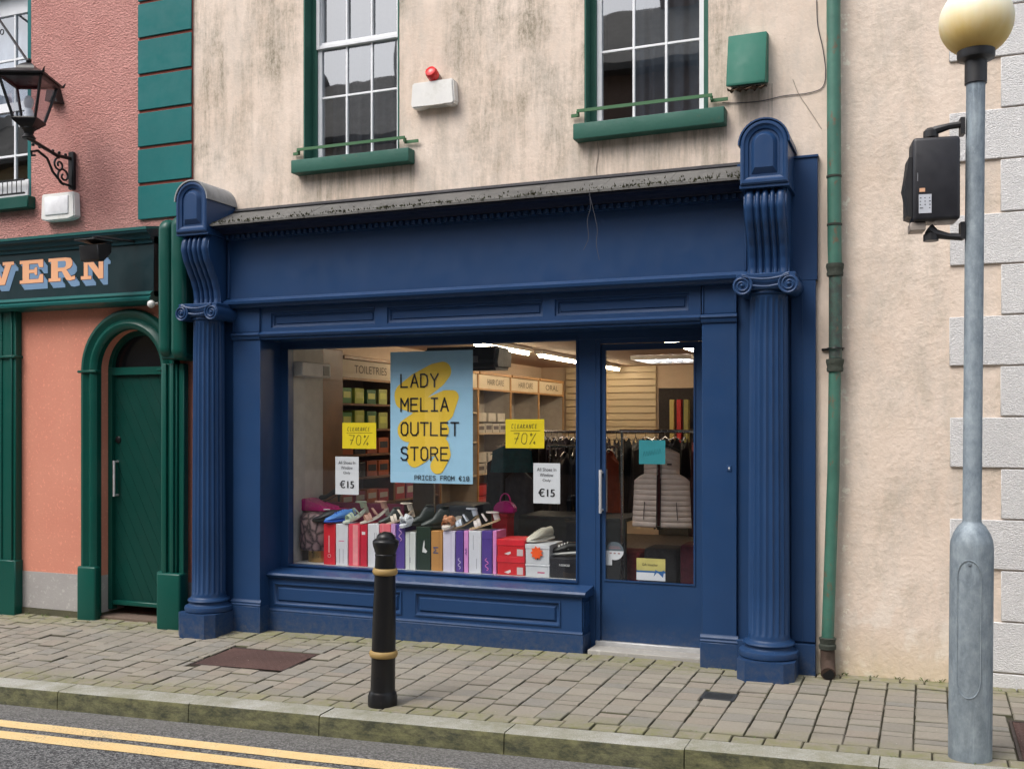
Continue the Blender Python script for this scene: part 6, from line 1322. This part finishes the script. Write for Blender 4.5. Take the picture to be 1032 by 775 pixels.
# ================================================================ PAPERS IN THE WINDOW AND DOOR
PY_ = .272
def paper(nm, px0, py0, px1, py1, mat, label, cat='poster', y=PY_, parts=None):
    x0, z1 = at(px0, py0, y); x1, _ = at(px1, py0, y); _, z0 = at(px0, py1, y)
    t = thing(nm, label, cat, ((x0+x1)/2, y, z0)); obj('sheet', MB().box(x0, x1, y, y+.0015, z0, z1), mat, t, smooth=0); return t, x0, x1, z0, z1
BLU_ = pm('pale_blue_poster', (.36, .60, .80), .45, var=.03); YB = pm('yellow_brush_print', (.84, .56, .05), .5, var=.03)
t, x0, x1, z0, z1 = paper('poster', 393.5, 355, 476.5, 486, BLU_, 'large pale blue poster with yellow brush swirl reading LADY MELIA OUTLET STORE')
W_, H_ = x1-x0, z1-z0
def blob(pts, y):
    m_ = MB(); P = [Vector((x0+W_*a, 0, z1-H_*c)) for a, c, r in pts]; n_ = len(pts)
    for i in range(n_-1):
        for k_ in range(12):
            f = k_/11; c_ = P[i].lerp(P[i+1], f); r_ = (pts[i][2]+(pts[i+1][2]-pts[i][2])*f)*W_
            m_.face([(c_.x+r_*math.cos(j*PI/12), y-.00001*(i*12+k_), c_.z+r_*math.sin(j*PI/12)) for j in range(24)])
    return m_
obj('brush_swirl', blob([(.64, .155, .105), (.55, .19, .14), (.35, .27, .16), (.20, .335, .15), (.16, .37, .10), (.30, .40, .10), (.48, .42, .10), (.68, .38, .12), (.76, .35, .075), (.66, .45, .12), (.40, .54, .15), (.22, .60, .13), (.20, .60, .10), (.42, .62, .10), (.62, .60, .10), (.50, .68, .14), (.36, .75, .15), (.30, .82, .09)], PY_-.0008), YB, t, smooth=0)
obj('brush_swirl', blob([(.45, .70, .14), (.62, .72, .10), (.66, .78, .08), (.58, .87, .085)], PY_-.0034), YB, t, smooth=0)
m_ = MB(); 
for s_, v in (('LADY', .235), ('MELIA', .418), ('OUTLET', .602), ('STORE', .79)): strokes(s_, x0+W_*.135, z1-H_*(v+.035), PY_-.0055, W_*.088, H_*.095, W_*.122, .0125, m_)
obj('lettering', m_, INK, t, smooth=0)
obj('small_lettering', strokes('PRICES FROM €10', x0+W_*.305, z1-H_*.975, PY_-.0055, W_*.032, H_*.032, W_*.0445, .0052), INK, t, smooth=0)
YK = pm('marker_ink', (.03, .03, .02), .7)
for (a, b_, c_, d_, nm) in ((345, 426, 379, 452, 'left'), (509.5, 422.5, 548.5, 451.5, 'right')):
    t, x0, x1, z0, z1 = paper('sale_card', a, b_, c_, d_, YEL, 'yellow handwritten clearance 70%% card %s of the blue poster' % nm, 'sign'); W_, H_ = x1-x0, z1-z0
    G.update({'c': [[(3.6, 5.6), (1.6, 6), (.3, 3), (1.2, .2), (3.2, .4)]], 'l': [[(1.5, 6), (1.2, 0), (3.4, .3)]], 'e': [[(3.2, 5.6), (.8, 5.4), (.6, .3), (3.2, .4)], [(.7, 3), (2.8, 3)]], 'a': [[(.2, 0), (2, 5.8), (3.6, 0)], [(1, 2), (3, 2)]], 'r': [[(.5, 0), (.6, 5.6), (3, 5), (.7, 3), (3.4, 0)]], 'n': [[(.4, 0), (.6, 5.6), (3, .2), (3.4, 5.8)]]})
    obj('handwriting', strokes('clearance', x0+W_*.15, z0+H_*.68, PY_-.002, W_*.055, H_*.15, W_*.076, .003, None, .12, .001), YK, t, smooth=0)
    obj('handwriting', strokes('7o%', x0+W_*.2, z0+H_*.15, PY_-.002, W_*.14, H_*.36, W_*.21, .0042, None, .10, .0015).box(x0+W_*.13, x0+W_*.9, PY_-.0021, PY_-.002, z0+H_*.60, z0+H_*.612), YK, t, smooth=0)
for (a, b_, c_, d_, nm) in ((338, 460, 361.5, 498, 'left'), (537.5, 466.5, 564.5, 507, 'right')):
    t, x0, x1, z0, z1 = paper('price_notice', a, b_, c_, d_, PAPERW, 'white paper price notice reading €15 at the %s of the window' % nm, 'notice'); W_, H_ = x1-x0, z1-z0; m_ = MB()
    for s_, v, w_ in (('All Shoes In', .80, .72), ('Window', .665, .5), ('Only', .525, .3)): textmb(s_, (x0+W_*(.5-w_/2), PY_-.0005, z0+H_*v), (1, 0, 0), (0, 0, 1), W_*w_, H_*.085, m_)
    obj('lettering', m_, INK, t, smooth=0); m_ = MB()
    for dx in (-.0022, 0, .0022): textmb('€15', (x0+W_*.2+dx, PY_-.0005-abs(dx)*.1, z0+H_*.17), (1, 0, 0), (0, 0, 1), W_*.6, H_*.2, m_)
    obj('price_figures', m_, INK, t, smooth=0)
# door stickers
DY = .275
t, x0, x1, z0, z1 = paper('note_card', 644, 443.5, 670.5, 467.5, pm('teal_card', (.03, .27, .32), .6), 'teal note card stuck high on the door glass', 'note', DY)
obj('scribble', MB().tube([(x0+(x1-x0)*(.15+.05*i), DY-.001, z0+(z1-z0)*(.3+.22*(i % 2)+.01*i)) for i in range(15)], .0012, 4), pm('dark_teal_ink', (.01, .10, .13), .7), t, smooth=0)
t, x0, x1, z0, z1 = paper('voucher_sticker', 641.5, 562, 670.5, 584, pm('gold_sticker', (.55, .48, .16), .5, var=.25, scale=5), 'gold and white voucher sticker with blue bow low on the door glass', 'sticker', DY); W_, H_ = x1-x0, z1-z0
obj('white_band', MB().box(x0, x1, DY-.001, DY-.0002, z0, z0+H_*.36), PAPERW, t); obj('ribbon', MB().box(x0, x1, DY-.002, DY-.0012, z0+H_*.36, z0+H_*.44).prism([(x0+W_*.72, z0+H_*.40), (x0+W_*.60, z0+H_*.18), (x0+W_*.66, z0+H_*.50), (x0+W_*.82, z0+H_*.40), (x0+W_*.97, z0+H_*.50), (x0+W_*.92, z0+H_*.16)], DY-.0024, DY-.0021), pm('blue_ribbon_print', (.02, .12, .35), .5), t, smooth=0)
m_ = MB(); textmb('Gift Voucher', (x0+W_*.2, DY-.001, z0+H_*.66), (1, 0, 0), (0, 0, 1), W_*.55, H_*.12, m_); obj('lettering', m_, INK, t, smooth=0)
x_, z_ = at(619.5, 555, DY); r_ = .066
t = thing('round_sticker', 'round grey and white sticker with a small tail near the door handle side', 'sticker', (x_, DY, z_-.1))
obj('disc', MB().prism([(x_+r_*math.cos(a), z_+r_*math.sin(a)) for a in [PI*i/16 for i in range(17)]], DY, DY+.001), pm('slate_sticker', (.12, .15, .18), .5), t, smooth=0)
obj('lower_half', MB().prism([(x_+r_*math.cos(a), z_-.0005+r_*math.sin(a)) for a in [PI+PI*i/16 for i in range(17)]], DY, DY+.001), PAPERW, t, smooth=0)
obj('tail', MB().box(x_-r_, x_-r_*.30, DY-.0011, DY-.0003, z_-.105, z_-.0), PAPERW, t, smooth=0)
m_ = MB(); textmb('You are welcome', (x_-r_*.7, DY-.0005, z_+.018), (1, 0, 0), (0, 0, 1), r_*1.4, .009, m_) if False else m_.box(x_-r_*.7, x_+r_*.7, DY-.001, DY-.0002, z_+.016, z_+.021).box(x_-r_*.6, x_+r_*.55, DY-.001, DY-.0002, z_+.028, z_+.032)
for i, c in enumerate((-.03, .0, .032)): m_.box(x_+c-.008, x_+c+.008, DY-.002, DY-.0012, z_-.022, z_-.012)
obj('print', m_, pm('faint_sticker_print', (.35, .2, .22), .5), t, smooth=0)
# ================================================================ ACROSS THE STREET (seen in the window reflections)
def house(x0, x1, ze, wallc, label, shop=None, roofc=SLATE, up=2):
    t = thing('terraced_house', label, 'building', ((x0+x1)/2, -10.0, 0), 'houses across the street')
    holes = []; n = max(2, int((x1-x0)/2.0)); wz = [(3.6, 5.1)]+([(6.0, 7.1)] if ze > 7.4 else [])
    for i in range(n):
        xc = x0+(x1-x0)*(i+.5)/n
        for a, b_ in wz: holes.append((xc-.45, xc+.45, a, b_))
    gh = (x0+.5, x1-1.6, .7, 2.5); dh = (x1-1.3, x1-.4, -.02, 2.3)
    obj('wall', MB().plate(x0+.003, x1-.003, -1, ze, holes+[gh, dh], -10.0, -10.3), wallc, t, smooth=0)
    fr = pm('white_window_frame_paint', (.75, .76, .78), .4, var=.05); gm = pm('dark_far_window_glass', (.015, .018, .022), .08)
    for h_ in holes:
        w_ = obj('window', MB().box(h_[0], h_[1], -10.16, -10.12, h_[2], h_[3]), gm, t); b = MB().plate(h_[0], h_[1], h_[2], h_[3], [(h_[0]+.06, h_[1]-.06, h_[2]+.06, (h_[2]+h_[3])/2-.03), (h_[0]+.06, h_[1]-.06, (h_[2]+h_[3])/2+.03, h_[3]-.06)], -10.08, -10.118)
        obj('frame', b, fr, w_)
    obj('shop_window', MB().box(gh[0], gh[1], -10.16, -10.12, gh[2], gh[3]), gm, t); obj('door', MB().box(dh[0], dh[1], -10.2, -10.14, dh[2], dh[3]), shop or BLUE2, t)
    if shop: obj('fascia', MB().box(x0+.3, x1-.2, -9.995, -9.88, 2.6, 3.05, .01), shop, t)
    obj('roof', MB().prism([(-9.65, ze-.02), (-9.65, ze+.1), (-13.6, ze+2.6), (-17.5, ze+.1), (-17.5, ze-.02)], x0, x1, lambda u, w__, h: (h, u, w__)), roofc, t)
    obj('rear_wall', MB().box(x0+.003, x1-.003, -17.2, -17.0, -1, ze-.03), wallc, t, smooth=0)
    obj('chimney', MB().box(x0+2.1, x0+2.9, -13.9, -13.3, ze+1.8, ze+3.5, .02).lathe([(.14, 0), (.11, .4)], (x0+2.5, -13.6, ze+3.5), 12), wallc, t)
PALE = m_rough('pale_grey_far_render', (.45, .43, .40), (.55, .53, .50), 20, .2, .004); BRKF = m_rough('brown_far_render', (.20, .14, .11), (.28, .20, .16), 20, .3, .004); WHF = m_rough('white_far_render', (.62, .60, .57), (.72, .70, .67), 20, .2, .004); YLF = m_rough('ochre_far_render', (.42, .32, .18), (.5, .38, .22), 20, .2, .004)
REDP = pm('red_shop_paint', (.35, .02, .03), .4); GRNP = pm('green_shop_paint', (.03, .12, .07), .4); NVP = pm('grey_shop_paint', (.08, .09, .10), .4)
house(-26, -19.5, 7.0, PALE, 'pale grey house across the street, far left of the row', GRNP); house(-19.5, -13.2, 7.3, YLF, 'ochre house across the street between pale grey and white ones', NVP)
house(-13.2, -7.2, 6.9, WHF, 'white house across the street left of the red shop', NVP); house(-7.2, -1.4, 7.6, BRKF, 'brown rendered house with a red shop fascia across the street', REDP)
house(-1.4, 5.0, 7.0, PALE, 'pale grey house directly behind the camera across the street', GRNP); house(5.0, 11.0, 7.4, WHF, 'white house across the street at the right end', REDP)
# neighbour to the right on this side of the street
t = thing('neighbour_house', 'plain pale rendered house beyond the white quoins on the right', 'building', (4, 0, 0))
obj('wall', MB().plate(1.02, 8.0, -1, 6.8, [(2.2, 3.1, 3.7, 5.3), (5.4, 6.3, 3.7, 5.3), (2.0, 4.6, .8, 2.5), (5.6, 6.6, -.02, 2.3)], 0.0, .30), m_rough('pale_blue_grey_render', (.42, .46, .5), (.5, .54, .58), 30, .4, .006), t, smooth=0)
for h_ in ((2.2, 3.1, 3.7, 5.3), (5.4, 6.3, 3.7, 5.3), (2.0, 4.6, .8, 2.5)): obj('window', MB().box(h_[0], h_[1], .16, .2, h_[2], h_[3]), pm('dark_far_window_glass', (.015, .018, .022), .08), t)
obj('door', MB().box(5.6, 6.6, .16, .2, -.02, 2.3), REDP, t); obj('roof', MB().prism([(-.3, 6.78), (-.3, 6.88), (4.2, 9.8), (8.6, 6.88), (8.6, 6.78)], 1.02, 8, lambda u, w_, h: (h, u, w_)), SLATE, t); obj('rear_wall', MB().box(1.02, 8, 8.2, 8.3, -1, 6.77), PALE, t)
# ================================================================ LIGHT + CAMERA
sc = bpy.context.scene
wd = bpy.data.worlds.new("World"); sc.world = wd; wd.use_nodes = True; nt = wd.node_tree; bg = nt.nodes['Background']
el, (sx, sy) = math.radians(52), (-.5, -.85)
sky = nt.nodes.new('ShaderNodeTexSky'); sky.sky_type = 'NISHITA'; sky.sun_disc = False; sky.sun_elevation = el; sky.sun_rotation = math.atan2(sx, sy); sky.air_density = 1.0; sky.dust_density = 3.0
hs = nt.nodes.new('ShaderNodeHueSaturation'); hs.inputs['Saturation'].default_value = .42
nt.links.new(sky.outputs[0], hs.inputs['Color']); nt.links.new(hs.outputs[0], bg.inputs[0]); bg.inputs[1].default_value = .15
sl = bpy.data.lights.new('sun', 'SUN'); sl.energy = .95; sl.angle = math.radians(32); sl.color = (1, .96, .9); so = bpy.data.objects.new('sun', sl); C.objects.link(so)
h = math.hypot(sx, sy); dirv = Vector((sx/h*math.cos(el), sy/h*math.cos(el), math.sin(el))); so.rotation_euler = dirv.to_track_quat('Z', 'Y').to_euler(); so.location = (-6, -12, 14)
cam = bpy.data.cameras.new('camera'); co = bpy.data.objects.new('camera', cam); C.objects.link(co); sc.camera = co
co.location = (0, -CD, CH); co.rotation_euler = (PI/2, 0, TH); cam.sensor_fit = 'HORIZONTAL'; cam.sensor_width = 36; cam.lens = 36*F/1032; cam.shift_y = 40.5/1032; cam.clip_start = .05; cam.clip_end = 1000
sc.view_settings.view_transform = 'Standard'; sc.view_settings.look = 'None'; sc.view_settings.gamma = 1; sc.view_settings.exposure = .95
sc.render.engine = 'CYCLES'; sc.cycles.max_bounces = 8; sc.cycles.transparent_max_bounces = 12; sc.cycles.sample_clamp_indirect = 6
